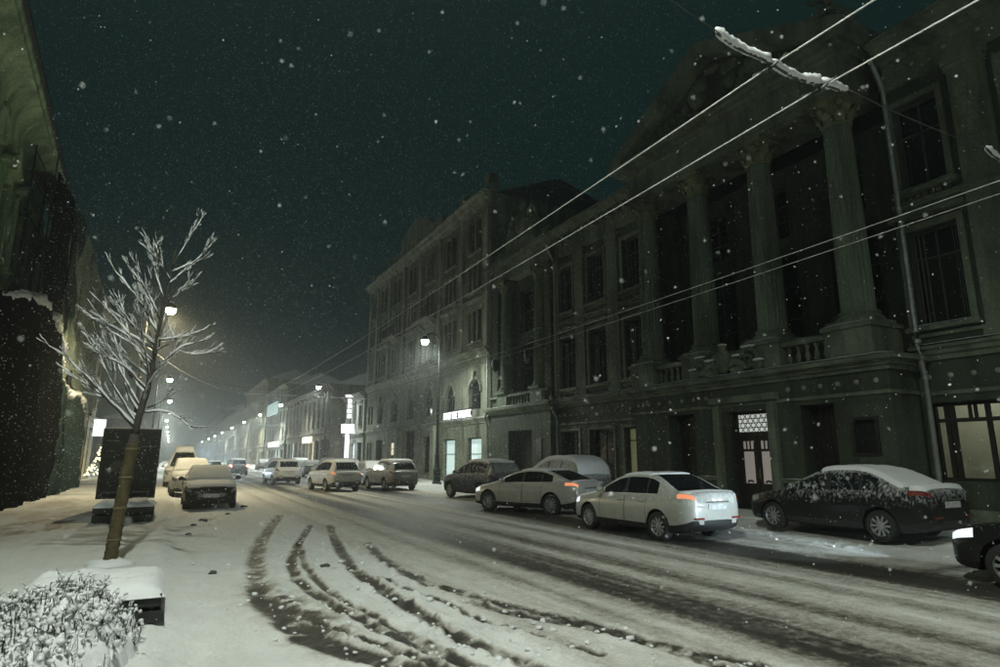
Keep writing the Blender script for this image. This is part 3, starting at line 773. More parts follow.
# roof of the wings
RF = plain('roof_metal', (.05, .055, .05), .6, var=.3, scale=2)
m = MB(); m.add([(XM - .5, -8, 13.9), (XM - .5, 27.5, 13.9), (24, 27.5, 16.2), (24, -8, 16.2), (30, 27.5, 13.9), (30, -8, 13.9)], [(0, 3, 2, 1), (3, 5, 4, 2)])
m.add([(XM - .5, 27.5, 13.9), (24, 27.5, 16.2), (30, 27.5, 13.9)], [(0, 1, 2)]); m.build('roof', RF, man)
ZN = plain('zinc_pipe', (.30, .33, .31), .45, .5, var=.2)
downpipe(man, [(XM - .75, 9.12, 13.4), (XM - .16, 9.18, 12.6), (XM - .16, 9.18, 5.2), (XM - .5, 9.0, 4.85), (XM - .5, 9.0, 4.4), (XM - .14, 9.12, 3.9), (XM - .14, 9.12, .35), (XM - .3, 9.1, .25)], ZN, .075)
downpipe(man, [(XM - .7, 27.2, 13.3), (XM - .16, 27.27, 12.4), (XM - .16, 27.27, 5.1), (XM - .5, 27.2, 4.8), (XM - .5, 27.2, 4.3), (XM - .14, 27.27, 3.8), (XM - .14, 27.27, .3)], ZN, .065)
# the big lit shop window in the right wing, with a room behind
ya, yb, za, zb = big; xw = XM + .2; f = MB(); t = .09
ysb = [yb, 8.90, 8.76, 7.95, 7.58, 6.9, 5.9, ya]
f.box(xw, xw + .1, yb - t, yb - .004, za, zb); f.box(xw, xw + .1, ya + .004, ya + t, za, zb); f.box(xw, xw + .099, ya + t, yb - t, za, za + t); f.box(xw, xw + .099, ya + t, yb - t, zb - t, zb - .004); f.box(xw - .02, xw + .11, ya + t, yb - t, 2.70, 2.80)
for y in ysb[1:-1]: f.box(xw + .004, xw + .095, y - .05, y + .05, za + t, zb - t)
for y in (8.35, 8.22): f.box(xw + .006, xw + .09, y - .03, y + .03, 2.8, zb - t)
bw = f.build('shop_window', DM, man)
def clear_glass():
    m, nt, b = nodes_of('clear_glass'); out = nt.nodes['Material Output']; nt.nodes.remove(b)
    tr = N(nt, 'ShaderNodeBsdfTransparent'); tr.inputs[0].default_value = (.85, .9, .88, 1); gs = N(nt, 'ShaderNodeBsdfGlossy'); gs.inputs['Roughness'].default_value = .05
    mx = N(nt, 'ShaderNodeMixShader'); mx.inputs[0].default_value = .07; L(nt, tr.outputs[0], mx.inputs[1]); L(nt, gs.outputs[0], mx.inputs[2]); L(nt, mx.outputs[0], out.inputs[0])
    return m
CG = clear_glass()
for a, b in zip(ysb[1:], ysb[:-1]):
    MB().box(xw + .045, xw + .053, a + .05, b - .05, za + t, 2.70).build('pane', CG, bw); MB().box(xw + .045, xw + .053, a + .05, b - .05, 2.8, zb - t).build('pane', CG, bw)
rm = MB(); rx = 21.6; rm.add([(18.36, 4.2, .4), (rx, 4.2, .4), (rx, 12.5, .4), (18.36, 12.5, .4), (18.36, 4.2, 4.2), (rx, 4.2, 4.2), (rx, 12.5, 4.2), (18.36, 12.5, 4.2)], [(0, 1, 2, 3), (7, 6, 5, 4), (1, 5, 6, 2), (0, 4, 5, 1), (3, 2, 6, 7)])
rm.build('shop_interior', plain('plaster_inside', (.50, .49, .42), .9, var=.08, scale=1), man)
iw = MB(); iw.box(21.3, 21.55, 6.2, 9.05, .4, 2.55); iw.build('inner_cabinet', plain('cabinet_green', (.12, .14, .11), .6), man)
rl_ = bpy.data.lights.new('ceiling_lamp', 'POINT'); rl_.energy = 36; rl_.color = (1, .95, .78); rl_.shadow_soft_size = .3
ro = bpy.data.objects.new('ceiling_lamp', rl_); COL.objects.link(ro); ro.parent = man; ro.matrix_parent_inverse = INV[man.name]; ro.location = (19.9, 9.2, 3.9)
# gate pavilion at the far end of the mansion
GX = 17.5; gops = [(29.25, 31.95, .15, 3.3)]; pav = [(29.55, 31.7, 5.4, 8.6), (29.55, 31.7, 9.2, 11.8)]
m = MB(); wall_plane(m, GX, 1, 27.35, 34.3, 0, 4.3, gops, .9); wall_plane(m, GX + .75, 1, 27.35, 34.3, 4.3, 12.6, pav, .35)
m.add([(GX, 27.35, 0), (XM + .1, 27.35, 0), (XM + .1, 27.35, 4.3), (GX, 27.35, 4.3)], [(0, 1, 2, 3)])
m.add([(GX + .1, 27.35, 4.3), (GX + 1.5, 27.35, 4.3), (GX + 1.5, 27.35, 13), (GX + .1, 27.35, 13)], [(0, 1, 2, 3)])
m.box(GX + .1, GX + .8, 27.36, 28.0, 4.3, 12.6); m.box(GX + .1, GX + .8, 33.5, 34.29, 4.3, 12.6)
m.build('gate_pavilion_wall', ST, man)
m = MB(); steps(m, GX, GX + 1, 27.35, 34.3, [(4.3, 4.42, .08), (4.42, 4.56, .2), (4.56, 4.7, .34)])
m.box(GX - .1, GX + .4, 27.4, 34.25, 5.3, 5.44); 
for y in (28.63, 32.6): m.box(GX - .12, GX + .8, y - .6, y + .6, 4.702, 5.5)
steps(m, GX + .1, GX + 3, 27.35, 34.3, [(12.62, 12.9, .03), (12.9, 13.5, .0), (13.5, 13.7, .2), (13.7, 13.95, .5)]); m.box(GX + .2, GX + 3, 27.6, 34.1, 13.95, 14.7)
build_split(m, 'pavilion_trim', STL, man)
for k in range(7): bm_ = MB(); baluster_mesh(GX + .15, 29.5 + k * .36, 4.72, 5.3, bm_); bm_.build('baluster', STL, man, smooth=True, angle=40)
snow_ledge(man, GX - .33, GX, 27.1, 34.5, 4.702, .07)
snow_ledge(man, GX - .1, GX + .38, 27.4, 34.25, 5.445, .05)
for y in (28.63, 32.6): column(man, GX + .28, y, 5.505, 12.62, .40, STC, STCAP)
for o in pav: window(man, GX + .75, 1, *o, nv=1, nh=1, each=True)
for a, b in ((27.25, 29.23), (31.97, 34.3)):
    MB().box(GX - .1, GX + .05, a, b, 0, .6).build('plinth', STL, man); MB().box(GX - .05, GX + .05, a, b, 1.0, 1.12).build('dado_moulding', STL, man)
m = MB(); m.box(GX + .8, GX + .86, 29.25, 31.95, .15, 3.3); gd = m.build('gate', DM, man)
for k in range(9): a = 29.28 + k * .296; MB().box(GX + .74, GX + .8, a + .01, a + .28, .2, 3.25).build('plank', DM, gd)
m = MB(); m.box(GX - .05, GX, 28.2, 28.75, 1.7, 2.8); m.build('wall_plaque', plain('plaque', (.06, .06, .05), .4), man)
for y in (28.63, 32.6):
    m = MB(); m.tube([(GX - .15, y, 7.6), (GX - .4, y, 7.75), (GX - .55, y, 7.6)], .03, 6); m.lathe([(.05, -.55), (.2, -.42), (.26, -.1), (.22, .12), (.08, .22), (.03, .32)], (GX - .55, y, 7.4), 10); m.build('wall_lantern', DM, man, smooth=True, angle=40)
m = MB(); random.seed(11); sx = GX + .5
m.box(sx - .3, sx + .5, 29.0, 32.6, 14.7, 15.2); m.blob((sx, 30.8, 16.0), (.4, .75, .95), 14, 9, .08)
for s in (-1, 1): m.blob((sx, 30.8 + s * 1.1, 15.7), (.35, .5, .7), 10, 7, .2); m.tube([(sx, 30.8 + s * .6, 16.3), (sx, 30.8 + s * 1.2, 16.9), (sx, 30.8 + s * 1.5, 16.4), (sx, 30.8 + s * 2.0, 15.4)], [.2, .22, .2, .15], 8)
m.blob((sx, 30.8, 17.1), (.25, .35, .35), 10, 7, .15); m.build('coat_of_arms', STL, man, smooth=True)
# ------------------------------------------------------------------ tall tenement next to the mansion
B2 = stone('tenement_stone', (.20, .215, .17)); B2L = stone('tenement_trim', (.30, .32, .26))
ten = thing('tenement', 'tall five-storey tenement with arched mezzanine windows and a stepped gable', 'building', (23, 48, 0))
XB = 17.5; Y0, Y1 = 34.3, 62.3; BY = [36.6, 40.8, 45.0, 49.2, 53.4, 57.6]
ops = []; wins = []
def add_op(o, **kw): ops.append(o); wins.append((o, kw))
SHOPG = emit('shop_glow', (.62, .93, .90), .30)
for k, y in enumerate(BY):
    if k in (0, 1): add_op((y - 1.05, y + 1.05, .45, 3.05), nv=0, transom=.60, pm=SHOPG, t=.09, each=True)
    elif k == 3: add_op((y - 1.3, y + 1.3, .1, 4.0), nv=1, nh=2, pm=GLASS)
    elif k == 4: add_op((y - .7, y + .7, 1.3, 3.2), nv=1, transom=.5, pm=LIT['warm'] if False else GLASS)
    else: add_op((y - 1.0, y + 1.0, .6, 3.4), nv=1, transom=.7)
    if k == 2: add_op((y - .9, y + .9, 4.9, 7.2, 'arch'), nv=2, nh=2)
    else: add_op((y - .9, y + .9, 4.9, 6.9, 'arch'), nv=1, nh=1)
    for z0, z1, n in ((9.4, 11.6, 3), (12.9, 15.0, 3 if k != 2 else 2), (15.8, 18.2, 2)):
        w = .62 if n == 3 else .85; gap = .16
        tot = n * w + (n - 1) * gap
        for j in range(n): a = y - tot / 2 + j * (w + gap); add_op((a, a + w, z0, z1), nv=0, transom=.68)
for z0, z1 in ((1.0, 3.2), (5.0, 6.8), (9.4, 11.6), (12.9, 15.0), (15.8, 18.2)):
    for a in (60.1, 61.1): add_op((a, a + .6, z0, z1), nv=0, transom=.66)
m = MB(); wall_plane(m, XB, 1, Y0, Y1, 0, 19.4, ops, .36)
m.add([(XB, Y0, 0), (30, Y0, 0), (30, Y0, 19.4), (XB, Y0, 19.4), (XB, Y1, 0), (30, Y1, 0), (30, Y1, 19.4), (XB, Y1, 19.4)], [(0, 1, 2, 3), (7, 6, 5, 4)])
m.build('wall', B2, ten)
for o, kw in wins:
    w = window(ten, XB, 1, *o[:4], **kw)
m = MB(); cornice(m, XB, 1, Y0, Y1, 3.95, 4.3, .22); cornice(m, XB, 1, Y0, Y1, 8.2, 8.75, .45); cornice(m, XB, 1, Y0, Y1, 12.15, 12.4, .22); cornice(m, XB, 1, Y0, Y1, 18.7, 19.45, .8); m.box(XB - .12, XB + .02, Y0, Y1, 0, .42); build_split(m, 'cornice', B2L, ten)
for z, p in ((4.31, .2), (8.76, .43), (12.41, .2), (19.47, .75)): snow_ledge(ten, XB - p, XB, Y0, Y1, z, .06, .8)
m = MB()
for o, kw in wins:
    if o[2] > 9: surround(m, XB, 1, *o[:4], w=.075, p=.07, hood=None, sill=True)
build_split(m, 'window_surround', B2L, ten)
m = MB()   # arch mouldings and keystones of the mezzanine
for k, y in enumerate(BY):
    zt = 7.2 if k == 2 else 6.9; r = .9
    m.tube([(XB - .02, y - (r + .1) * math.cos(t), zt - r + (r + .1) * math.sin(t)) for t in np.linspace(0, math.pi, 13)], .11, 6)
    m.extr([(y - .14, zt - .05), (y + .14, zt - .05), (y + .22, zt + .5), (y - .22, zt + .5)], 'x', XB - .2, XB + .02)
build_split(m, 'arch_moulding', B2L, ten)
for y in (34.75, 38.7, 42.9, 47.1, 51.3, 55.5, 59.5, 61.95): pilaster(ten, XB, 1, y, .6, 8.78, 18.7, B2L, .2)
for y in (42.9, 51.3): 
    m = MB(); m.box(XB - .5, XB + .02, y - .35, y + .35, .1, 4.1); m.box(XB - .6, XB + .02, y - .42, y + .42, 3.7, 3.94); m.build('portal_pier', B2L, ten)
# balconies with iron rails
for y in (45.0, 53.4):
    m = MB(); m.box(XB - .95, XB, y - 1.7, y + 1.7, 12.42, 12.58); m.extr([(XB - .8, 12.42), (XB, 12.42), (XB, 11.8)], 'y', y - 1.4, y - 1.2); m.extr([(XB - .8, 12.42), (XB, 12.42), (XB, 11.8)], 'y', y + 1.2, y + 1.4); bl = m.build('balcony', B2L, ten)
    r = MB()
    for k in range(18): r.tube([(XB - .9, y - 1.65 + k * .194, 12.58), (XB - .9, y - 1.65 + k * .194, 13.5)], .018, 4)
    r.box(XB - .93, XB - .87, y - 1.68, y + 1.68, 13.48, 13.53); r.box(XB - .93, XB, y - 1.68, y - 1.64, 13.48, 13.53); r.box(XB - .93, XB, y + 1.64, y + 1.68, 13.48, 13.53)
    r.build('railing', DM, bl); snow_ledge(bl, XB - .93, XB - .86, y - 1.65, y + 1.65, 13.532, .05)
# parapet with stepped gable and attic blocks
m = MB(); m.box(XB + .05, XB + .5, Y0, Y1, 19.47, 20.1)
m.extr([(43.2, 20.1), (55.5, 20.1), (55.5, 20.9), (53.4, 21.0), (52.6, 22.0), (49.6, 22.9), (46.4, 22.0), (45.4, 21.0), (43.2, 20.9)], 'x', XB + .06, XB + .55)
for y in (34.5, 38.7, 42.9, 56.0, 61.6): m.box(XB - .02, XB + .7, y, y + .8, 19.48, 20.9)
build_split(m, 'parapet', B2L, ten)
m = MB(); m.add([(XB + .5, Y0, 19.5), (XB + .5, Y1, 19.5), (23, Y1, 22.2), (23, Y0, 21.6), (30, Y1, 19.5), (30, Y0, 19.5)], [(0, 1, 2, 3), (3, 2, 4, 5), (0, 3, 5), (1, 4, 2)]); m.build('roof', RF, ten)
for x, y in ((22, 45), (21, 57)): MB().box(x, x + 1.4, y, y + .8, 20.3, 23.2).build('chimney', B2, ten)
downpipe(ten, [(XB - .6, 34.55, 19.0), (XB - .12, 34.5, 18.2), (XB - .12, 34.5, 4.6), (XB - .3, 34.5, 4.2), (XB - .12, 34.5, 3.7), (XB - .12, 34.5, .3)], ZN, .06)
m = MB(); m.box(XB - .08, XB, 53.0, 53.8, 1.5, 3.0); 
# lit small window beside the portal
window(ten, XB - .06, 1, 52.9, 53.9, 1.9, 3.1, depth=.1, nv=0, pm=emit('lit_yellow', (1, .85, .55), .4))
# shop sign
def text_mesh(txt, size, ext, name, mat, parent, loc, rot):
    cu = bpy.data.curves.new('t', 'FONT'); cu.body = txt; cu.size = size; cu.extrude = ext; cu.align_x = 'CENTER'; cu.offset = size * .02
    to = bpy.data.objects.new('t', cu); COL.objects.link(to); dg = bpy.context.evaluated_depsgraph_get()
    me = bpy.data.meshes.new_from_object(to.evaluated_get(dg)); bpy.data.objects.remove(to); bpy.data.curves.remove(cu)
    me.name = name; me.materials.clear(); me.materials.append(mat)
    o = bpy.data.objects.new(name, me); COL.objects.link(o)
    o.location = loc; o.rotation_euler = rot
    if parent is not None:
        o.parent = parent
        if parent.get('_w'): o.matrix_parent_inverse = INV[parent.name]
    return o
RL = (math.pi / 2, 0, -math.pi / 2)     # reads from the street on the right-hand facades (facing -x)
sg = thing('shop_sign', 'white glowing letters above the two lit shop windows', 'sign', (XB - .3, 38.6, 4.45))
m = MB(); m.box(XB - .26, XB - .24, 36.7, 40.9, 4.55, 4.6); m.box(XB - .26, XB - .24, 36.7, 40.9, 4.95, 5.0)
for y in (37, 38.8, 40.6): m.box(XB - .24, XB, y, y + .05, 4.5, 5.05)
m.build('sign_rail', DM, sg)
text_mesh('MAT DE TABAK', .66, .03, 'lettering', emit('sign_white', (.93, .96, 1), .95), sg, (XB - .31, 38.8, 4.42), RL)

# ------------------------------------------------------------------ farther buildings on the right
PW = stone('pale_plaster', (.34, .36, .34), .2); BR = stone('brown_plaster', (.21, .19, .155)); GR = stone('grey_plaster', (.26, .265, .24)); OC = stone('ochre_plaster', (.32, .29, .21))
b3 = simple_building('corner_shop', 'low white plastered shop house with a glowing vertical sign', 17.3, 1, 62.6, 70.2, 8.4, 2, 3, PW, shop=True, lit={(0, 1): 'white'}, gf=4.2)
vs = thing('vertical_sign', 'tall narrow glowing blade sign on the low white house', 'sign', (16.6, 66, 2))
m = MB(); m.box(16.35, 16.75, 65.95, 66.2, 1.3, 4.2); m.build('light_column', emit('sign_blue', (.78, .86, 1), 1.0), vs)
m = MB()
for k in range(4): m.box(16.5, 16.8, 65.8, 66.3, 5.9 + k * .55, 6.3 + k * .55)
m.box(16.2, 17.2, 65.85, 66.25, 8.15, 8.4); m.build('lit_letters', MATS['sign_white'], vs)
m = MB(); m.box(15.9, 17.25, 65.9, 66.22, 4.3, 4.62)
for k in range(4): m.box(15.9 + k * .36, 16.12 + k * .36, 65.88, 66.24, 4.62, 5.25)
m.build('sign_box', MATS['sign_white'], vs); m = MB(); m.box(16.6, 17.3, 66.05, 66.12, 3.0, 3.1); m.box(16.7, 17.3, 66.05, 66.12, 7.3, 7.4); m.box(16.72, 16.84, 66.04, 66.14, 1.2, 8.5); m.build('bracket', DM, vs)
simple_building('low_annex', 'low dark annex between the white shop house and a brown house', 18.6, 1, 70.4, 77.0, 5.6, 1, 3, GR, gf=4.6)
simple_building('brown_house', 'brown two-storey house with heavy cornice and arched attic sign', 17.3, 1, 77.2, 112, 10.8, 2, 11, BR, shop=True, gf=4.9, lit={(0, 3): 'warm', (0, 4): 'dim', (0, 8): 'white'}, hood='gable')
m = thing('fascia_sign', 'small warm lit fascia sign on the brown two-storey house', 'sign', (17.0, 91, 4)); MB().box(16.95, 17.2, 88, 94, 3.75, 4.6).build('sign_panel', emit('sign_warm', (1, .88, .66), .7), m); q = MB(); q.box(17.2, 17.3, 88.5, 88.7, 3.9, 4.3); q.box(17.2, 17.3, 93.3, 93.5, 3.9, 4.3); q.build('bracket', DM, m)
simple_building('pale_house', 'pale four-storey house with bright white shop signs, in the haze', 17.2, 1, 112.2, 139, 14.5, 4, 7, GR, shop=True, lit={(0, 1): 'white', (0, 2): 'white', (0, 5): 'warm', (1, 1): 'white', (1, 2): 'white'})
q = thing('roof_sign', 'white glowing sign board hung below the eaves of the pale house', 'sign', (16.6, 126, 10)); MB().box(16.4, 16.8, 119, 131, 9.7, 11.9).build('sign_panel', MATS['shop_glow'], q); z = MB(); z.box(16.8, 17.2, 120, 120.2, 10, 10.2); z.box(16.8, 17.2, 130, 130.2, 10, 10.2); z.build('bracket', DM, q)
q = thing('fascia_sign', 'white and pink glowing fascia sign at street level of the pale house', 'sign', (16.6, 120, 4)); MB().box(16.4, 16.7, 114, 126, 3.6, 4.5).build('sign_panel', MATS['sign_white'], q); MB().box(16.7, 17.2, 119, 119.3, 3.8, 4.2).build('bracket', DM, q)
simple_building('ochre_house', 'ochre five-storey house far down the street behind the pale house', 17.2, 1, 139.2, 182, 18.5, 5, 11, OC, shop=True, lit={(0, 2): 'white', (0, 7): 'warm', (2, 3): 'warm'})
simple_building('grey_house', 'long grey four-storey house fading into the snowfall', 17.2, 1, 182.2, 262, 15.5, 4, 18, GR, shop=True, lit={(0, 3): 'white', (0, 10): 'warm'})
simple_building('distant_house', 'faint five-storey house closing the right side of the street', 17.2, 1, 262.2, 400, 20, 5, 24, BR, shop=True)
simple_building('distant_block', 'faint pale block on the left far down the street', -9.5, -1, 235, 400, 14, 4, 24, GR, shop=True)

# ------------------------------------------------------------------ left side: house with coved eaves, scaffold, shop house
LG = stone('green_plaster', (.30, .44, .24), .25); LGT = stone('green_plaster_trim', (.40, .55, .32), .2)
lh = thing('eaves_house', 'green plastered house with pedimented windows under broad coved eaves', 'building', (-6.15, 33, 0), math.radians(2.78), world=False)
lops = []
for k in range(8):
    y = -2.4 - k * 3.1; lops += [(y - .65, y + .65, 8.3, 10.9), (y - .65, y + .65, 4.4, 6.9), (y - .65, y + .65, .9, 3.2)]
m = MB(); wall_plane(m, 0, -1, -27, 0, 0, 13.6, lops, .32); m.add([(0, 0, 0), (-10, 0, 0), (-10, 0, 14), (0, 0, 14)], [(3, 2, 1, 0)]); m.build('wall', LG, lh)
for o in lops: window(lh, 0, -1, *o, nv=1, transom=.68)
m = MB()
for o in lops: surround(m, 0, -1, *o, w=.18, p=.12, hood='gable' if o[2] > 8 else 'flat')
build_split(m, 'window_surround', LGT, lh)
m = MB(); m.extr([(-.05, 11.9), (.12, 11.9), (.14, 12.15), (.05, 12.2), (.05, 13.0), (.12, 13.25), (.28, 13.55), (.5, 13.75), (.62, 13.8), (.62, 14.0), (.68, 14.05), (.68, 14.2), (-.05, 14.3)], 'y', -27, -.3); m.build('coved_cornice', LGT, lh, smooth=True, angle=35)
m = MB(); m.box(.60, .80, -27, -.3, 14.21, 14.34); m.build('gutter', plain('dark_gutter', (.03, .032, .03), .5), lh)
m = MB(); m.add([(.6, -27, 14.3), (.6, 0, 14.3), (-5, 0, 16), (-5, -27, 16)], [(0, 1, 2, 3)]); m.build('roof', RF, lh)
m = MB(); 
for k in range(5): y = -3.9 - k * 3.1; m.blob((.06, y, 12.6), (.08, .5, .22), 12, 7, .15); m.blob((.06, y, 9.6), (.07, .32, .6), 12, 7, .15)
build_split(m, 'stucco_relief', LGT, lh, smooth=True)

# scaffold
STEEL = plain('scaffold_steel', (.06, .062, .06), .5, .6, var=.3); WOOD = plain('scaffold_plank', (.10, .085, .06), .8, var=.35, scale=4)
sc = thing('scaffold', 'tall steel tube scaffold with plank decks against the left houses', 'scaffold', (-5.2, 35, 0))
ZD = [2.4, 4.7, 7.0, 9.6, 12.2]
for y in np.arange(27.0, 47.1, 2.5):
    for x in (-5.55, -4.85):
        top = 13.4 if y < 42 else 12.6
        MB().tube([(x, y, .1), (x, y, top)], .03, 6).build('scaffold_pole', STEEL, sc)
for z in ZD + [10.7, 13.2]:
    for x in (-5.55, -4.85): MB().tube([(x, 26.6, z), (x, 41.8 if z > 13 else 47.2, z)], .027, 6).build('ledger', STEEL, sc)
for z in ZD:
    for k in range(4): x = -5.5 + k * .16; MB().box(x, x + .145, 26.7, 47, z + .03, z + .075).build('plank', WOOD, sc)
for y in np.arange(27, 44, 5.0): MB().tube([(-4.83, y, 7.0), (-4.83, y + 2.5, 9.6), (-4.83, y, 12.2)], .024, 5).build('brace', STEEL, sc)
for y in np.arange(17.5, 27, 2.4):
    MB().tube([(-4.85, y, .1), (-4.85, y, 6.6)], .03, 6).build('scaffold_pole', STEEL, sc)
MB().tube([(-4.85, 17, 6.2), (-4.85, 27, 6.6)], .027, 6).build('ledger', STEEL, sc)

def tarp_mat(name, col, rough=.7):
    m, nt, b = nodes_of(name); f = noise_fac(nt, 1.3, 5, .6)
    L(nt, ramp(nt, f, [(.3, [c * .55 for c in col]), (.7, [c * 1.3 for c in col])]), b.inputs['Base Color']); b.inputs['Roughness'].default_value = rough; b.inputs['Specular IOR Level'].default_value = 0
    bump(nt, b, noise_fac(nt, 3, 4, .6), .25, .06); return m
TD = tarp_mat('dark_tarp', (.0035, .0055, .0048), .9); TL = tarp_mat('grey_net', (.19, .23, .19), .9); TT = tarp_mat('teal_net', (.028, .050, .046), .85)
def tarp(label, name, mat, y0, y1, ztop, zbot, X, amp=.16, freq=2.6, seed=0, rag=.4, snow=True, nu=90, nv=40):
    """hanging cloth with vertical folds; ztop / zbot are functions of y"""
    P = []; ed = []
    for j in range(nv + 1):
        r = []
        for i in range(nu + 1):
            y = y0 + (y1 - y0) * i / nu; t = j / nv
            f1 = float(fbm(np.array(y * .9), np.array(t * 1.4 + seed), seed)); f2 = float(fbm(np.array(y * 2.4), np.array(t * 2.2), seed + 5))
            zt = ztop(y) + .15 * (f2 - .5); zb = zbot(y) + rag * (float(fbm(np.array(y * 1.2), np.array(0.0), seed + 9)) - .5)
            z = zt + (zb - zt) * t
            a = amp * (.35 + .9 * t) 
            dz = float(fbm(np.array(y * .42 + z * .30), np.array(z * .16 - y * .05 + seed), seed + 2, 3)); rd = 1 - abs(2 * dz - 1); x = X + amp * (3.0 * (rd - .6) + 2.4 * (f1 - .5) + 1.0 * (f2 - .5)) * (.5 + .6 * min(1, 4 * t)) + .15 * a * math.sin(freq * y + 9 * f1)
            r.append((x, y + .25 * amp * math.cos(freq * y + 4 * f1), z))
            if j == 0: ed.append((x, y, z))
        P.append(r)
    m = MB(); m.grid(P); o = m.build(name, mat, None, smooth=True); tag(o, label, 'tarpaulin', 'sheets hung on the scaffold')
    if snow:
        s = MB()
        for i in range(0, nu - 1, 1):
            x, y, z = ed[i]; h = float(fbm(np.array(y * 1.1), np.array(seed * 1.0), seed + 3))
            r = .03 + .42 * max(0, h - .38) ** 1.1 * random.uniform(.7, 1.3); s.blob((x - .04, y, z + r * random.uniform(-.5, .25)), (r * 1.2, (y1 - y0) / nu * 1.6 * random.uniform(.8, 1.5), r * random.uniform(.7, 1.2)), 8, 5, .25)
        s.build('snow_ridge', SNOW, o, smooth=True)
    return o
def lin(*pts):
    xs, zs = zip(*pts); return lambda y: float(np.interp(y, xs, zs))
tarp('black tarpaulin wrapped round the foot of the scaffold, snow along its top', 'tarpaulin', TD, 16.5, 35.5, lin((16, 6.2), (22, 6.4), (24, 7.0), (26.5, 7.35), (29, 7.2), (31, 7.0), (33.5, 5.4), (35.5, 4.9)), lin((16, .12), (36, .12)), -4.62, .16, 2.2, 3, .1, True, 150, 44)
tarp('black tarpaulin hung high on the scaffold below the top rail', 'tarpaulin', TD, 26.6, 31.2, lin((26, 12.2), (28, 12.6), (31.5, 12.9)), lin((26, 6.6), (31.5, 6.6)), -4.74, .10, 2.0, 8, .3, False, 60, 40)
tarp('pale grey debris net hanging loose from the scaffold top', 'tarpaulin', TL, 30.8, 40.5, lin((30, 12.6), (35, 13.0), (40.5, 13.3)), lin((30, 7.2), (34, 4.4), (37, 6.0), (40.5, 3.8)), -4.86, .15, 2.4, 12, 1.6, False)
tarp('worn grey debris net on the far bays of the scaffold', 'tarpaulin', TL, 40.2, 47.4, lin((40, 13.1), (44, 12.5), (47.5, 12.3)), lin((40, 3.8), (44, 5.4), (47.5, 4.2)), -4.92, .13, 2.0, 15, 1.4, False)
tarp('dark teal net hanging low beside the shop front', 'tarpaulin', TT, 33.2, 42.2, lin((33, 5.2), (36, 4.6), (39, 5.1), (42.2, 4.3)), lin((33, .15), (42.3, .15)), -4.56, .14, 2.6, 19, .2, True)
tarp('dark narrow net strip hanging over the pale debris net', 'tarpaulin', TT, 31.6, 34.4, lin((31, 12.6), (34.5, 12.9)), lin((31.5, 9.2), (33, 7.4), (34.5, 9.8)), -4.66, .10, 3.2, 23, .8, False, 40, 30)

simple_building('shop_house', 'pale yellow house with lit shop front just past the scaffold', -5.75, -1, 38.5, 60.5, 13.2, 4, 6, stone('cream_plaster', (.42, .40, .30), .2), shop=True, lit={(0, 4): 'dim', (0, 5): 'white'}, gf=4.9)
q = thing('fascia_sign', 'small cold white lit sign over the shop beyond the scaffold', 'sign', (-5.3, 57.5, 3.8)); MB().box(-5.5, -4.7, 57.3, 57.5, 3.4, 4.7).build('sign_panel', emit('sign_cold', (.8, .92, 1), .8), q); MB().box(-5.75, -5.5, 57.38, 57.44, 3.9, 4.0).build('bracket', DM, q)
# fir with light chains
fir = thing('christmas_fir', 'small fir wound with golden light chains by the shop front', 'tree', (-4.55, 56, .12)); random.seed(3)
m = MB(); m.lathe([(.06, 0), (.02, 2.9)], (-4.55, 56, .12), 6); m.build('trunk', WOOD, fir)
m = MB()
for k in range(700):
    h = random.random() ** .8; R = .95 * (1 - h) * random.uniform(.4, 1); a = random.uniform(0, 6.28); z = .45 + 2.5 * h; x, y = -4.55 + R * math.cos(a), 56 + R * math.sin(a)
    d = .16; m.add([(x, y, z), (x + d * math.cos(a + .4), y + d * math.sin(a + .4), z - .07), (x + d * math.cos(a - .4), y + d * math.sin(a - .4), z - .05)], [(0, 1, 2)])
m.build('crown', plain('fir_needles', (.03, .06, .035), .8), fir)
m = MB()
for k in range(150):
    t = k / 150; a = t * 44; R = .98 * (1 - t); t = random.random() ** 1.4; a = random.uniform(0, 6.283); R = 1.0 * (1 - t); m.blob((-4.55 + R * math.cos(a), 56 + R * math.sin(a), .45 + 2.5 * t), .035, 5, 4, 0)
m.build('light_chain', emit('fairy_gold', (1, .78, .35), 9), fir, kind='stuff')
# ------------------------------------------------------------------ cars
def pchip(xs, ys):
    xs = np.array(xs, float); ys = np.array(ys, float)
    if xs[0] > xs[-1]: xs, ys = xs[::-1], ys[::-1]
    h = np.diff(xs); d = np.diff(ys) / h; m = np.zeros_like(xs); m[0], m[-1] = d[0], d[-1]
    for i in range(1, len(xs) - 1):
        if d[i - 1] * d[i] > 0:
            w1, w2 = 2 * h[i] + h[i - 1], h[i] + 2 * h[i - 1]; m[i] = (w1 + w2) / (w1 / d[i - 1] + w2 / d[i])
    def f(x):
        x = min(max(x, xs[0]), xs[-1]); i = min(max(int(np.searchsorted(xs, x)) - 1, 0), len(h) - 1); t = (x - xs[i]) / h[i]
        return float((1 + 2 * t) * (1 - t) ** 2 * ys[i] + t * (1 - t) ** 2 * h[i] * m[i] + t * t * (3 - 2 * t) * ys[i + 1] + t * t * (t - 1) * h[i] * m[i + 1])
    return f
def pf(*pts): return pchip([p[0] for p in pts], [p[1] for p in pts])
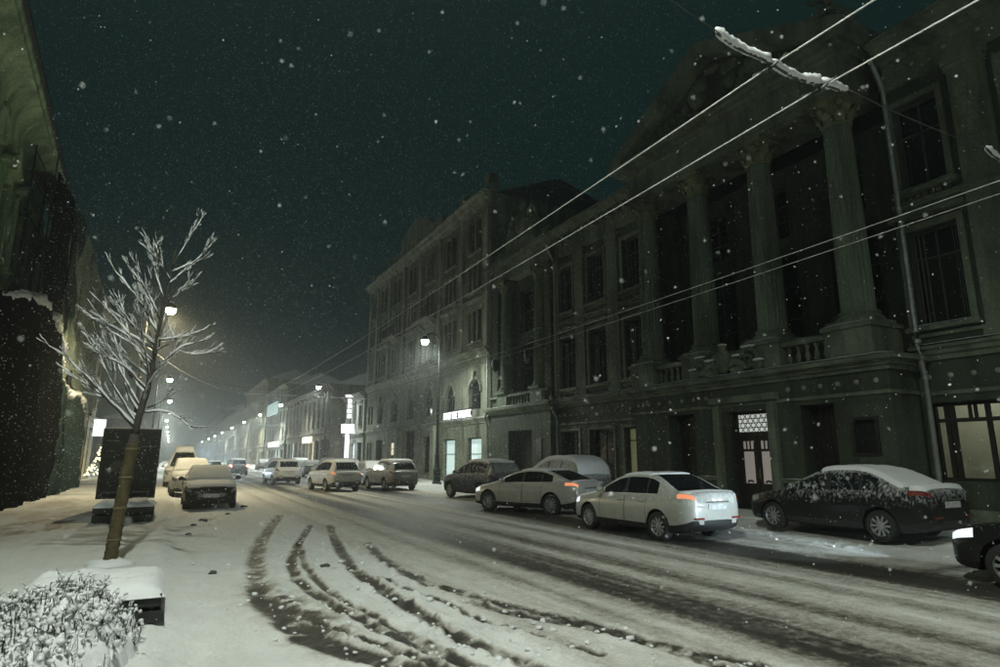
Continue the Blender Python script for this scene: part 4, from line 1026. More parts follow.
SPECS = {
 'sedan': dict(front=2.13, rear=-2.28, ax=1.30, rw=.315, W=.865,
    deck=pf((2.13, .60), (2.10, .68), (2.0, .75), (1.75, .82), (1.4, .885), (.95, .955), (.5, .955), (-.5, .965), (-1.3, 1.00), (-1.75, 1.055), (-2.05, 1.075), (-2.2, 1.05), (-2.26, .98), (-2.28, .90)),
    w=pf((2.13, .50), (2.10, .62), (2.0, .74), (1.85, .805), (1.5, .85), (.6, .865), (-.8, .865), (-1.5, .86), (-1.9, .83), (-2.1, .775), (-2.22, .70), (-2.28, .58)),
    zs=pf((2.13, .34), (2.05, .24), (1.7, .2), (-1.7, .2), (-2.1, .28), (-2.28, .40)),
    roof=pf((1.02, .95), (.85, 1.045), (.6, 1.185), (.35, 1.305), (.15, 1.385), (-.05, 1.43), (-.35, 1.46), (-.7, 1.462), (-1.0, 1.43), (-1.3, 1.33), (-1.6, 1.19), (-1.92, 1.055)),
    ycowl=1.02, ytail=-1.92, ws=(.16, .95), rg=(-1.80, -1.02), doors=((.80, -.16), (-.18, -.93)), glass=((.66, -.10), (-.22, -.88), (-.95, -1.28)), mirror=.62, hl=(1.72, 2.09), tl=(-2.25, -1.90)),
 'fastback': dict(front=2.18, rear=-2.30, ax=1.34, rw=.335, W=.89,
    deck=pf((2.18, .58), (2.15, .66), (2.05, .74), (1.75, .83), (1.4, .90), (1.0, .97), (.5, .97), (-.5, .985), (-1.3, 1.02), (-1.8, 1.06), (-2.1, 1.06), (-2.22, 1.03), (-2.28, .97), (-2.30, .90)),
    w=pf((2.18, .50), (2.14, .64), (2.03, .77), (1.85, .835), (1.5, .88), (.6, .89), (-.8, .89), (-1.5, .885), (-1.9, .855), (-2.1, .80), (-2.24, .72), (-2.30, .60)),
    zs=pf((2.18, .32), (2.05, .22), (1.7, .19), (-1.7, .19), (-2.1, .27), (-2.30, .38)),
    roof=pf((1.08, .96), (.9, 1.05), (.65, 1.18), (.35, 1.30), (.1, 1.375), (-.15, 1.42), (-.45, 1.445), (-.8, 1.435), (-1.1, 1.39), (-1.4, 1.30), (-1.75, 1.175), (-2.08, 1.05)),
    ycowl=1.08, ytail=-2.08, ws=(.12, 1.0), rg=(-1.95, -1.12), doors=((.82, -.16), (-.18, -.96)), glass=((.66, -.10), (-.22, -.92), (-1.0, -1.38)), mirror=.64, hl=(1.76, 2.13), tl=(-2.27, -1.88)),
 'suv': dict(front=2.18, rear=-2.26, ax=1.32, rw=.345, W=.91,
    deck=pf((2.18, .70), (2.15, .82), (2.05, .90), (1.75, .97), (1.4, 1.02), (1.05, 1.065), (.5, 1.06), (-.5, 1.075), (-1.3, 1.10), (-1.9, 1.10), (-2.15, 1.07), (-2.23, 1.0), (-2.26, .92)),
    w=pf((2.18, .54), (2.14, .68), (2.03, .80), (1.85, .865), (1.5, .90), (.6, .91), (-.8, .91), (-1.5, .905), (-1.9, .88), (-2.1, .83), (-2.22, .74), (-2.26, .62)),
    zs=pf((2.18, .36), (2.05, .27), (1.7, .24), (-1.7, .24), (-2.1, .32), (-2.26, .44)),
    roof=pf((1.10, 1.06), (.9, 1.18), (.65, 1.34), (.4, 1.48), (.2, 1.565), (0, 1.615), (-.5, 1.655), (-1.0, 1.65), (-1.5, 1.61), (-1.80, 1.54), (-1.98, 1.42), (-2.10, 1.25), (-2.17, 1.06)),
    ycowl=1.10, ytail=-2.17, ws=(.18, 1.02), rg=(-2.13, -1.80), doors=((.84, -.14), (-.16, -.98)), glass=((.70, -.08), (-.20, -.98), (-1.06, -1.62)), mirror=.66, hl=(1.74, 2.13), tl=(-2.24, -1.98)),
 'van': dict(front=2.6, rear=-2.6, ax=1.65, rw=.345, W=.99,
    deck=pf((2.6, .72), (2.57, .86), (2.45, .98), (2.1, 1.10), (1.8, 1.16), (1, 1.17), (-2.4, 1.17), (-2.56, 1.16), (-2.6, 1.12)),
    w=pf((2.6, .60), (2.55, .76), (2.4, .90), (2.1, .97), (1, .99), (-2.2, .99), (-2.5, .96), (-2.6, .90)),
    zs=pf((2.6, .36), (2.5, .27), (2, .24), (-2.2, .26), (-2.6, .36)),
    roof=pf((2.0, 1.14), (1.8, 1.38), (1.5, 1.75), (1.25, 2.02), (1.05, 2.18), (.8, 2.26), (0, 2.3), (-2.2, 2.28), (-2.45, 2.2), (-2.56, 2.0), (-2.59, 1.17)),
    ycowl=2.0, ytail=-2.59, ws=(1.22, 1.9), rg=(-2.585, -2.45), doors=((1.62, .62), (.60, -.5)), glass=((1.5, .7), (.5, -.4)), mirror=1.55, hl=(2.2, 2.55), tl=(-2.58, -2.45)),
}
TYRE = plain('tyre_rubber', (.018, .018, .018), .85, var=.4, scale=12); RIM = plain('alloy_rim', (.34, .35, .34), .4, .6, var=.2); PLAST = plain('black_trim', (.016, .016, .016), .6, var=.2)
CGL = glass_dark('car_glass', (.010, .013, .014), 0, .06); CGF = glass_dark('car_glass_frost', (.012, .015, .016), .34, .1); CGS = glass_dark('car_glass_snowed', (.02, .024, .024), 1.15, .2)
PLATE = plain('number_plate', (.45, .46, .45), .5, var=.25, scale=14); SEAM = plain('panel_gap', (.006, .006, .006), .9); CHROME = plain('chrome', (.55, .56, .56), .25, .9, var=.05)
HL_OFF = plain('headlamp_off', (.30, .32, .32), .15, .2, var=.3, coat=1); TL_OFF = plain('tail_lamp_off', (.16, .022, .018), .2, var=.25, coat=1)
HL_ON = emit('headlamp_on', (.86, .95, 1), .42); HL_FAR = emit('headlamp_glare', (.80, .92, 1), 30); TL_ON = emit('tail_lamp_on', (1, .38, .18), .40, (.4, .05, .03)); TL_FAR = emit('tail_lamp_glare', (1, .16, .08), 22, (.4, .05, .03))
def wheel_parts(car, x, y, r, side, spokes=10):
    R = r * .70; t = .10; m = MB(); xo = x + side * t
    m.lathe([(R, -t * .9 * side), (R, .75 * t * side), (R * .95, .95 * t * side), (R * .9, .8 * t * side), (R * .88, -.4 * t * side)], (x, y, r), 28, axis='x', cap=False)
    m.lathe([(.001, .86 * t * side), (.055, .84 * t * side), (.075, .7 * t * side), (.07, 0)], (x, y, r), 14, axis='x')
    for k in range(spokes):
        a = 2 * math.pi * k / spokes; c, s = math.cos(a), math.sin(a); w0, w1 = .020, .026
        P = [(.05, -w0), (R * .92, -w1), (R * .92, w1), (.05, w0)]; vs = []
        for dx, sh in ((.78 * t, 1), (.45 * t, 1)):
            for (u, v) in P: vs.append((x + side * dx, y + u * c - v * s, r + u * s + v * c))
        m.add(vs, [(0, 1, 2, 3), (7, 6, 5, 4), (0, 4, 5, 1), (1, 5, 6, 2), (2, 6, 7, 3), (3, 7, 4, 0)])
    m.cur = 1; m.lathe([(.001, -.3 * t * side), (R * .9, -.3 * t * side)], (x, y, r), 20, axis='x')
    w = m.build('wheel', [RIM, PLAST], car, smooth=True, angle=35)
    q = MB(); tw = t
    q.lathe([(R * .98, -tw), (r * .9, -tw * 1.05), (r * .975, -tw * .85), (r, -tw * .5), (r, tw * .5), (r * .975, tw * .85), (r * .9, tw * 1.05), (R * .98, tw)], (x, y, r), 32, axis='x', cap=False)
    q.build('tyre', TYRE, w, smooth=True, angle=50)
def build_car(label, x, y, rz, kind, paint, group, lights=(0, 0), snow=(.05, .05, .05), glass=None, wsnow=False, rsnow=False, grille=False, name='car', cat='car', detail=1, buried=0.0, z=None, dark_low=True):
    S = SPECS[kind]; glass = glass or CGL
    car = thing(name, label, cat, (x, y, gz(x, y) - .015 if z is None else z), math.radians(rz), group, world=False)
    ax, rw = S['ax'], S['rw']; Rarch = rw + .055
    ys = set(np.arange(S['rear'], S['front'], .085 / detail if detail >= 1 else .12))
    for c in (ax, -ax): ys |= set(c + Rarch * np.sin(np.linspace(-math.pi / 2, math.pi / 2, 15)))
    sp = [S['front'], S['rear'], S['ycowl'], S['ytail'], *S['ws'], *S['rg'], *S['hl'], *S['tl'], S['front'] - .02, S['front'] - .06, S['rear'] + .02, S['rear'] + .05]
    for a, b in S['doors']: sp += [a, a - .012, b, b + .012]
    for a, b in S['glass']: sp += [a, b]
    ys = sorted(y_ for y_ in ys if all(abs(y_ - q) > .018 for q in sp)); ys = sorted(set(ys) | set(sp), reverse=True)
    def low(yy):
        w, zs, zt = S['w'](yy), S['zs'](yy), S['deck'](yy); h = zt - zs; cr = .035
        pts = [(0, zs), (.80 * w, zs), (.93 * w, zs + .04 * h), (.985 * w, zs + .2 * h), (1.0 * w, zs + .40 * h), (1.0 * w, zs + .58 * h), (.992 * w, zs + .72 * h), (.97 * w, zs + .755 * h), (.965 * w, zs + .85 * h), (.94 * w, zs + .965 * h), (.88 * w, zt), (.6 * w, zt + cr * .6), (.3 * w, zt + cr * .9), (0, zt + cr)]
        out = []
        for k, (px_, pz) in enumerate(pts):
            for c in (ax, -ax):
                if abs(yy - c) < Rarch and px_ > .5 * w:
                    za = rw + math.sqrt(max(0, Rarch ** 2 - (yy - c) ** 2)); 
                    if pz < za: pz = za + .002 * k; px_ = max(px_, w * .985) if k > 2 else px_
            out.append((px_, pz))
        return out
    N_ = 13
    def ring(h): return h + [(-a, b) for a, b in h[-2::-1]]
    LOW = [[(a, yy, b) for a, b in ring(low(yy))] for yy in ys]
    groups = {}
    def put(key, quad): groups.setdefault(key, []).append(quad)
    for i in range(len(ys) - 1):
        ym = (ys[i] + ys[i + 1]) / 2
        for j in range(2 * N_):
            s = j if j < N_ else 2 * N_ - 1 - j; side = 1 if j < N_ else -1; key = 'body'
            if s <= 1 or (s == 2 and dark_low): key = 'underbody'
            for d, (a, b) in enumerate(S['doors']):
                if b < ym < a and 3 <= s <= 8: key = ('door', d, side) if b + .012 < ym < a - .012 else 'seam'
            if 7 <= s <= 8 and S['hl'][0] < ym < S['hl'][1]: key = ('headlight', side)
            if s == 8 and S['tl'][0] < ym < S['tl'][1]: key = ('tail_light', side)
            put(key, (LOW[i][j], LOW[i][j + 1], LOW[i + 1][j + 1], LOW[i + 1][j]))
    for row in (LOW[0], LOW[-1]):      # nose and tail faces
        for j in range(N_): put('underbody' if j < 2 else 'body', (row[j], row[j + 1], row[2 * N_ - j - 1], row[2 * N_ - j]))
    gy = [yy for yy in ys if S['ytail'] <= yy <= S['ycowl']]; M_ = 9
    def gh(yy):
        w, zb = S['w'](yy), S['deck'](yy) - .012; zr = max(S['roof'](yy), zb + .004); h = zr - zb; wb = .915 * w; wt = wb - .40 * max(0, h - .06)
        ed = max(zb + .001, zr - min(.05, h * .5))
        def sd(t): return (wb + (wt - wb) * t - .0 * t, zb + (ed - zb) * t)
        wc = min(1, h / .25)
        return [sd(0), sd(.1), sd(.5), sd(.9), sd(1), (wt - .035, ed + (zr - ed) * .6), (wt * .82, ed + (zr - ed) * .88), (wt * .55, zr - .004), (wt * .27, zr - .001), (0, zr)]
    GH = [[(a, yy, b) for a, b in ring(gh(yy))] for yy in gy]
    for i in range(len(gy) - 1):
        ym = (gy[i] + gy[i + 1]) / 2
        for j in range(2 * M_):
            s = j if j < M_ else 2 * M_ - 1 - j; side = 1 if j < M_ else -1; key = 'roof'
            if s in (1, 2):
                for d, (a, b) in enumerate(S['glass']):
                    if b < ym < a: key = ('side_window', d, side)
                if key == 'roof' and S['glass'][-1][1] < ym < S['glass'][0][0]: key = 'pillar'
            if s >= 6 and S['ws'][0] < ym < S['ws'][1]: key = 'windshield'
            if s >= 6 and S['rg'][0] < ym < S['rg'][1]: key = 'rear_window'
            put(key, (GH[i][j], GH[i][j + 1], GH[i + 1][j + 1], GH[i + 1][j]))
    def make(quads, nm, mat, parent=car, ang=38):
        idx = {}; v = []; f = []
        for q in quads:
            r = []
            for p in q:
                k = (round(p[0], 4), round(p[1], 4), round(p[2], 4))
                if k not in idx: idx[k] = len(v); v.append(p)
                r.append(idx[k])
            r = [a for n_, a in enumerate(r) if a not in r[:n_]]
            if len(r) > 2: f.append(tuple(r))
        m = MB(); m.add(v, f)
        if nm in ('pillar', 'panel_gap'): return build_split(m, nm, mat, parent, .005, smooth=True, angle=ang)
        return m.build(nm, mat, parent, smooth=True, angle=ang)
    body = make(groups['body'], 'body', paint); make(groups['underbody'], 'underbody', PLAST); make(groups['seam'], 'panel_gap', SEAM, body)
    make(groups['roof'], 'roof', paint)
    if 'pillar' in groups: make(groups['pillar'], 'pillar', PLAST)
    for d in (0, 1):
        for s in (1, -1):
            dr = make(groups[('door', d, s)], 'door', paint); a, b = S['doors'][d]; w = S['w'](b + .2); zh = S['deck'](b + .2) - .13
            MB().blob((s * (w * .97 + .012), b + .16, zh), (.018, .10, .017), 8, 6, 0).build('handle', paint, dr, smooth=True)
    for key, q in groups.items():
        if isinstance(key, tuple) and key[0] == 'side_window': make(q, 'side_window', glass)
        if isinstance(key, tuple) and key[0] == 'headlight': make(q, 'headlight', (HL_OFF, HL_ON, HL_FAR)[lights[0]])
        if isinstance(key, tuple) and key[0] == 'tail_light': make(q, 'tail_light', (TL_OFF, TL_ON, TL_FAR)[lights[1]])
    make(groups['windshield'], 'windshield', glass); make(groups['rear_window'], 'rear_window', CGS if rsnow else CGL)
    for s in (1, -1):
        w = S['w'](ax) - .115
        wheel_parts(car, s * w, ax, rw, s); wheel_parts(car, s * (S['w'](-ax) - .115), -ax, rw, s)
        m = MB(); ym = S['mirror']; zb = S['deck'](ym) + .04; wv = S['w'](ym)
        m.blob((s * (wv + .085), ym, zb + .05), (.10, .055, .07), 12, 8, 0); m.tube([(s * (wv - .09), ym, zb), (s * (wv + .05), ym, zb + .02)], .022, 6); m.build('mirror', paint if paint is not None else PLAST, car, smooth=True)
    # rear: plate, bumper strip, handle bar
    yr = S['rear']; zt = S['deck'](yr + .1); m = MB(); m.box(-.26, .26, yr - .014, yr + .01, zt - .34, zt - .22); pl = m.build('licence_plate', PLATE, car)
    m = MB(); m.box(-.34, .34, yr - .02, yr + .03, zt - .195, zt - .165); m.build('trunk_trim', CHROME if kind != 'van' else PLAST, car)
    zz = S['zs'](yr); P = []
    for k in range(17):
        a = -1 + k / 8; yy = yr - .035 + .30 * abs(a) ** 3.2; wv = .80 * S['W'] * a * 1.13; P.append((wv, yy))
    m = MB(); m.grid([[(px_, py_ - o, z_) for (px_, py_) in P] for z_, o in ((zz - .04, -.03), (zz, .005), (zz + .09, .008), (zz + .10, -.02))]); m.build('rear_bumper', PLAST, car, smooth=True, angle=40)
    m = MB()
    for s in (1, -1): m.box(s * .42, s * .66, yr - .03, yr + .02, zz + .12, zz + .16)
    build_split(m, 'reflector', TL_OFF, car)
    # front: grille with slats, plate, intake
    yf = S['front']; zf = S['deck'](yf)
    m = MB(); m.box(-.44, .44, yf - .03, yf + .010, zf - .15, zf - .005); gr = m.build('grille', PLAST, car)
    if detail >= 1:
        for k in range(3): m = MB(); m.box(-.43, .43, yf + .010, yf + .020, zf - .13 + k * .042, zf - .115 + k * .042); m.build('grille_slat', CHROME, gr)
    zz = S['zs'](yf); P = []
    for k in range(17):
        a = -1 + k / 8; yy = yf + .03 - .30 * abs(a) ** 3.0; P.append((.80 * S['W'] * a * 1.13, yy))
    m = MB(); m.grid([[(px_, py_ + o, z_) for (px_, py_) in P] for z_, o in ((zz - .07, -.03), (zz - .03, .0), (zz + .09, .008), (zz + .12, -.03))]); m.build('front_bumper', PLAST, car, smooth=True, angle=40)
    MB().box(-.26, .26, yf + .03, yf + .05, zz + .10, zz + .21).build('licence_plate', PLATE, car)
    # snow lying on roof, bonnet and boot
    def snow_patch(rows, jl, th, seed, nm='snow_cover'):
        if th <= 0 or len(rows) < 3: return
        ni, nj = len(rows), len(jl); T = []
        for i, r in enumerate(rows):
            o = []
            for b, j in enumerate(jl):
                p = r[j]; e = min(min(i, ni - 1 - i) / 1.6, min(b, nj - 1 - b) / 1.0, 1); e = e * e * (3 - 2 * e)
                n_ = float(fbm(np.array(p[1] * 3.1 + seed), np.array(p[0] * 3.1 + seed * 2), 7)); n2 = float(fbm(np.array(p[1] * 11.0), np.array(p[0] * 11.0 + seed), 9))
                t = th * e * (.55 + .7 * n_ + .35 * (n2 - .5)) - (.010 if e < .02 else 0); nx = .3 * t * (1 if p[0] > 0 else -1) * (abs(p[0]) / .7)
                o.append((p[0] + nx, p[1], p[2] + t))
            T.append(o)
        m = MB(); m.grid(T); m.build(nm, SNOW, car, smooth=True)
    a_, b_ = S['ws'][0] - .02, S['rg'][1] + .02
    if wsnow: a_ = S['ws'][1] + .03
    if rsnow == 2: b_ = S['rg'][0] - .05
    snow_patch([r for r, yy in zip(GH, gy) if b_ < yy < a_], list(range(4, 2 * M_ - 3)), snow[0], x * 1.3)
    snow_patch([r for r, yy in zip(LOW, ys) if S['ycowl'] - .05 < yy < S['front'] - .08], list(range(9, 2 * N_ - 8)), snow[1], x * 1.7 + 3)
    if S['ytail'] - S['rear'] > .2: snow_patch([r for r, yy in zip(LOW, ys) if S['rear'] + .05 < yy < S['ytail'] + .06], list(range(9, 2 * N_ - 8)), snow[2], x * 2.1 + 5)
    if wsnow or rsnow:       # wipers show as dark bars above the snow only on the cleared glass
        pass
    else:
        yc = S['ycowl'] - .02; m = MB()
        for s in (-.35, .25): m.tube([(s, yc, S['deck'](yc) + .05), (s + .3, yc - .12, S['roof'](yc - .12) + .02), (s + .45, yc - .16, S['roof'](yc - .16) + .018)], .008, 4)
        build_split(m, 'wiper', PLAST, car)
    return car
PARK = 'cars parked in the snow'; DRIVE = 'cars driving on the snowy street'
P_WHITE = car_paint('paint_dirty_white', (.40, .40, .36), .6, .2, .42); P_SILV = car_paint('paint_silver', (.46, .45, .40), .55, .4, .45)
P_BLACK = car_paint('paint_black', (.010, .011, .011), .06, .0, .44); P_BLUE = car_paint('paint_navy', (.008, .020, .042), .08, .2, .5); P_DARK = car_paint('paint_graphite', (.008, .009, .010), .05, .0, .1)
P_GREY = car_paint('paint_grey', (.12, .12, .115), .6, .4, .7); P_PALE = car_paint('paint_pale', (.55, .56, .55), .5, .1, .6); P_HUND = car_paint('paint_charcoal', (.012, .013, .013), .08, .0, .12)
sol = build_car('dirty white saloon with glowing tail lights driving past the portico', 10.60, 12.20, 0, 'sedan', P_WHITE, DRIVE, lights=(1, 1), snow=(.03, .03, .02))
m = MB()
for s in (-.09, .09): m.box(s - .035, s + .035, -2.303, -2.29, .905, .925)
m.build('plate_lamp', emit('plate_lamp_glow', (1, .95, .85), 2.0), sol)
build_car('silver car with lit headlamps pulling out in front of the snow-buried car', 11.15, 18.55, 21, 'fastback', P_SILV, DRIVE, lights=(1, 1), snow=(.03, .025, .03))
build_car('parked car buried under a thick blanket of snow', 13.75, 20.7, 0, 'suv', P_GREY, PARK, snow=(.13, .15, .15), glass=CGS, wsnow=True, rsnow=2)
build_car('black parked saloon with snow on roof and frosted windows', 13.85, 9.15, -1, 'sedan', P_BLACK, PARK, snow=(.07, .0, .08), glass=CGF, rsnow=2)
bd = build_car('near-black car with a lit headlamp entering beside the black saloon', 11.32, 3.30, 0, 'sedan', P_DARK, DRIVE, lights=(1, 0), snow=(.0, .0, .0))
for s in (-.62, .62):
    l = bpy.data.lights.new('headlamp_beam', 'SPOT'); l.energy = 420; l.color = (.70, .88, 1); l.spot_size = math.radians(42); l.spot_blend = .9; l.shadow_soft_size = .05
    o = bpy.data.objects.new('headlamp_beam', l); COL.objects.link(o); o.parent = bd; o.location = (s, 2.22, .64); o.rotation_euler = (math.radians(88), 0, math.radians(5))
build_car('navy blue parked crossover with snow on its roof', 12.35, 25.1, 5, 'suv', P_BLUE, PARK, snow=(.07, .03, .03), glass=CGF, rsnow=1)
build_car('white hatchback driving away beside the snowy estate car by the lamp post', 8.15, 35.2, 6, 'suv', P_PALE, DRIVE, lights=(0, 1), snow=(.04, .03, .03))
build_car('grey estate car with snow-covered roof parked by the lamp post', 11.35, 35.0, 4, 'suv', P_GREY, PARK, snow=(.08, .05, .05), glass=CGF)
build_car('pale snow-covered car parked in front of the grey estate car', 11.9, 41.3, 2, 'sedan', P_PALE, PARK, snow=(.12, .1, .1), glass=CGS, wsnow=True, rsnow=2, detail=.6)
build_car('silver car with snowy roof far down the driving lane', 6.9, 45.2, 4, 'suv', P_PALE, DRIVE, snow=(.05, .04, .04), lights=(0, 0), detail=.6)
for k, (x, y, kd, p) in enumerate(((11.6, 47.0, 'suv', P_GREY), (11.9, 53.5, 'suv', P_PALE), (11.8, 60.5, 'sedan', P_GREY), (11.9, 67, 'suv', P_BLACK), (12.0, 75, 'sedan', P_PALE), (11.9, 84, 'suv', P_GREY), (12, 96, 'sedan', P_PALE))):
    build_car(('first', 'second', 'third', 'fourth', 'fifth', 'sixth', 'seventh')[k] + ' snow-covered car in the parked row beyond the pale car', x, y, random.uniform(-3, 3), kd, p, 'far row of parked cars on the right', snow=(.1, .09, .09), glass=CGS, wsnow=k % 2 == 0, rsnow=2, detail=.6)
build_car('distant car with bright red tail lights in the driving lane', 5.95, 68, 3, 'suv', P_GREY, DRIVE, lights=(0, 2), snow=(.05, .04, .04), detail=.6)
build_car('distant saloon with red tail lights, last in the driving lane', 7.9, 92, 0, 'sedan', P_GREY, DRIVE, lights=(0, 2), snow=(.05, .04, .04), detail=.6)
build_car('charcoal parked car facing the tree, snow on bonnet and windscreen', 1.38, 25.9, 180, 'sedan', P_HUND, PARK, snow=(.05, .05, .05), glass=CGF, wsnow=True)
build_car('white snow-covered car parked behind the charcoal car', .98, 33.6, 181, 'suv', P_PALE, PARK, snow=(.09, .09, .05), glass=CGS, wsnow=True, rsnow=2)
build_car('pale delivery van with snowy roof parked behind the white car', .75, 42.5, 180, 'van', P_PALE, PARK, snow=(.14, .06, 0), lights=(0, 0), name='van', cat='van', detail=.6)
oc = build_car('oncoming car with dazzling headlamps far down the street', 3.6, 63, 180, 'sedan', P_GREY, DRIVE, lights=(2, 0), snow=(.03, .0, .03), detail=.6)
oc2 = build_car('second oncoming car with glaring headlamps behind the dazzling one', 3.4, 88, 180, 'suv', P_GREY, DRIVE, lights=(2, 0), snow=(.03, .0, .03), detail=.6)
for o_, e in ((oc, 900), (oc2, 900)):
    l = bpy.data.lights.new('headlamp_beam', 'SPOT'); l.energy = e; l.color = (.66, .84, 1); l.spot_size = math.radians(80); l.spot_blend = .8; l.shadow_soft_size = .2
    o = bpy.data.objects.new('headlamp_beam', l); COL.objects.link(o); o.parent = o_; o.location = (0, 2.3, .7); o.rotation_euler = (math.radians(88), 0, 0)
# ------------------------------------------------------------------ street lamps
IRON = plain('lamp_iron', (.022, .026, .022), .55, .4, var=.3)
LAMPC = (.91, .98, .87)
def street_lamp(label, x, y, side, power,  glow=40, h=8.9, near=True, gap=1.05, on=True, col=LAMPC):
    """side: +1 arm towards +x, -1 towards -x"""
    t = thing('street_lamp', label, 'street lamp', (x, y, gz(x, y) if y < 400 else .1), 0, 'street lamps along both kerbs', world=False)
    m = MB(); m.lathe([(.30, 0), (.30, .12), (.24, .16), (.22, .85), (.25, .9), (.17, 1.0), (.13, 1.7), (.15, 1.75), (.11, 1.85)], (0, 0, 0), 14 if near else 8); m.build('base', IRON, t, smooth=True, angle=40)
    m = MB(); m.lathe([(.105, 1.8), (.075, 5.5), (.055, h + .2)], (0, 0, 0), 12 if near else 6)
    for z in (3.2, 5.4, h - .9): m.lathe([(.085, z), (.12, z + .04), (.085, z + .08)], (0, 0, 0), 10)
    m.build('pole', IRON, t, smooth=True, angle=40)
    m = MB(); A = [(0, 0, h - .5)]
    for k in range(11): a = math.pi * (1 - k / 10 * .86); A.append((side * (gap / 2 + gap / 2 * math.cos(a)), 0, h + .05 + .55 * math.sin(a)))
    m.tube(A, .035, 6)
    if near: m.tube([(0, 0, h - 1.1), (side * .3, 0, h - .7), (side * .38, 0, h - .2), (side * .2, 0, h + .1)], .02, 5)
    m.build('arm', IRON, t, smooth=True)
    ex, _, ez = A[-1]
    m = MB(); m.lathe([(.26, -.20), (.28, -.16), (.22, -.04), (.10, .08), (.05, .16)], (ex, 0, ez), 14 if near else 8); m.build('lamp_head', IRON, t, smooth=True, angle=50)
    m = MB(); m.lathe([(.001, -.50), (.12, -.47), (.20, -.38), (.235, -.28), (.235, -.19)], (ex, 0, ez), 12); m.build('lamp_glass', emit('lamp_glow_%d_%d' % (glow, int(col[2] * 100)), col, glow) if on else plain('dead_lamp', (.3, .3, .28), .3), t, smooth=True)
    if near: m = MB(); m.blob((ex, 0, ez + .14), (.13, .13, .06), 10, 6, .1); build_split(m, 'snow_cap', SNOW, t, smooth=True)
    if power:
        l = bpy.data.lights.new('lamp_light', 'SPOT'); l.energy = power; l.color = col; l.spot_size = math.radians(168); l.spot_blend = .55; l.shadow_soft_size = .16
        o = bpy.data.objects.new('lamp_light', l); COL.objects.link(o); o.parent = t; o.location = (ex, 0, ez - .56)
    return t
street_lamp('arched street lamp by the grey estate car in front of the tenement', 14.75, 36.2, -1, 1150)
street_lamp('street lamp glowing among the branches of the snowy tree', -1.65, 34.2, 1, 1500, col=(1, .84, .50))
ORD = ('first', 'second', 'third', 'fourth', 'fifth', 'sixth', 'seventh', 'eighth', 'ninth')
lampY = [66.4, 92, 115, 142, 172, 205, 240, 280, 338]
for k, y in enumerate(lampY):
    street_lamp(ORD[k] + ' small street lamp beyond the arched lamp at the tenement', 14.3, y, -1, (1500 if y < 100 else 3600) if y < 250 else 0, 60 if y < 100 else 160, near=y < 70)
    street_lamp(ORD[k] + ' small street lamp beyond the lamp behind the snowy tree', -1.7 - (k > 2) * .6, y, 1, (1500 if y < 100 else 3600) if y < 250 else 0, 60 if y < 100 else 160, near=y < 70)
# the same two rows go on behind the photographer
street_lamp('street lamp on the scaffold side behind the planters', -1.65, 2.2, 1, 2500, h=11.5)  # unseen; made taller than its row so its light reaches the upper facades
street_lamp('street lamp on the portico side opposite the shop window', 14.75, -6.0, -1, 520)
street_lamp('street lamp farther back on the scaffold side', -1.65, -28, 1, 1500)
street_lamp('street lamp farther back on the portico side', 14.75, -30, -1, 1500)

# ------------------------------------------------------------------ overhead trolley wires
WIRE = plain('wire_snow', (.55, .56, .53), .8, var=.3, scale=8); CABLE = plain('span_cable', (.05, .052, .05), .6)
def wire(label, x, ys, zs, r=.0095, mat=None):
    pts = []
    for (a, za), (b, zb) in zip(zip(ys[:-1], zs[:-1]), zip(ys[1:], zs[1:])):
        n = 14
        for k in range(n):
            t = k / n; pts.append((x, a + (b - a) * t, za + (zb - za) * t - .0006 * min(40, b - a) ** 2 * 4 * t * (1 - t) * .25))
    pts.append((x, ys[-1], zs[-1])); m = MB(); m.tube(pts, r, 5)
    return tag(m.build('trolley_wire', mat or WIRE, smooth=True), label, 'wire', 'trolley wires over the street')
WY = [-16, 3.9, 45, 90, 140, 220, 330]; WZ = [6, 6, 6, 6, 6, 6, 6]
for x, s_ in ((5.42, 'tree'), (6.27, 'portico')): wire('snow-dusted trolley wire of the thick-spreader pair, the one on the %s side' % s_, x, WY, WZ)
for x, s_ in ((10.95, 'tree'), (11.5, 'portico')): wire('thin trolley wire over the white saloon, the one on the %s side' % s_, x, WY, WZ, .0075)
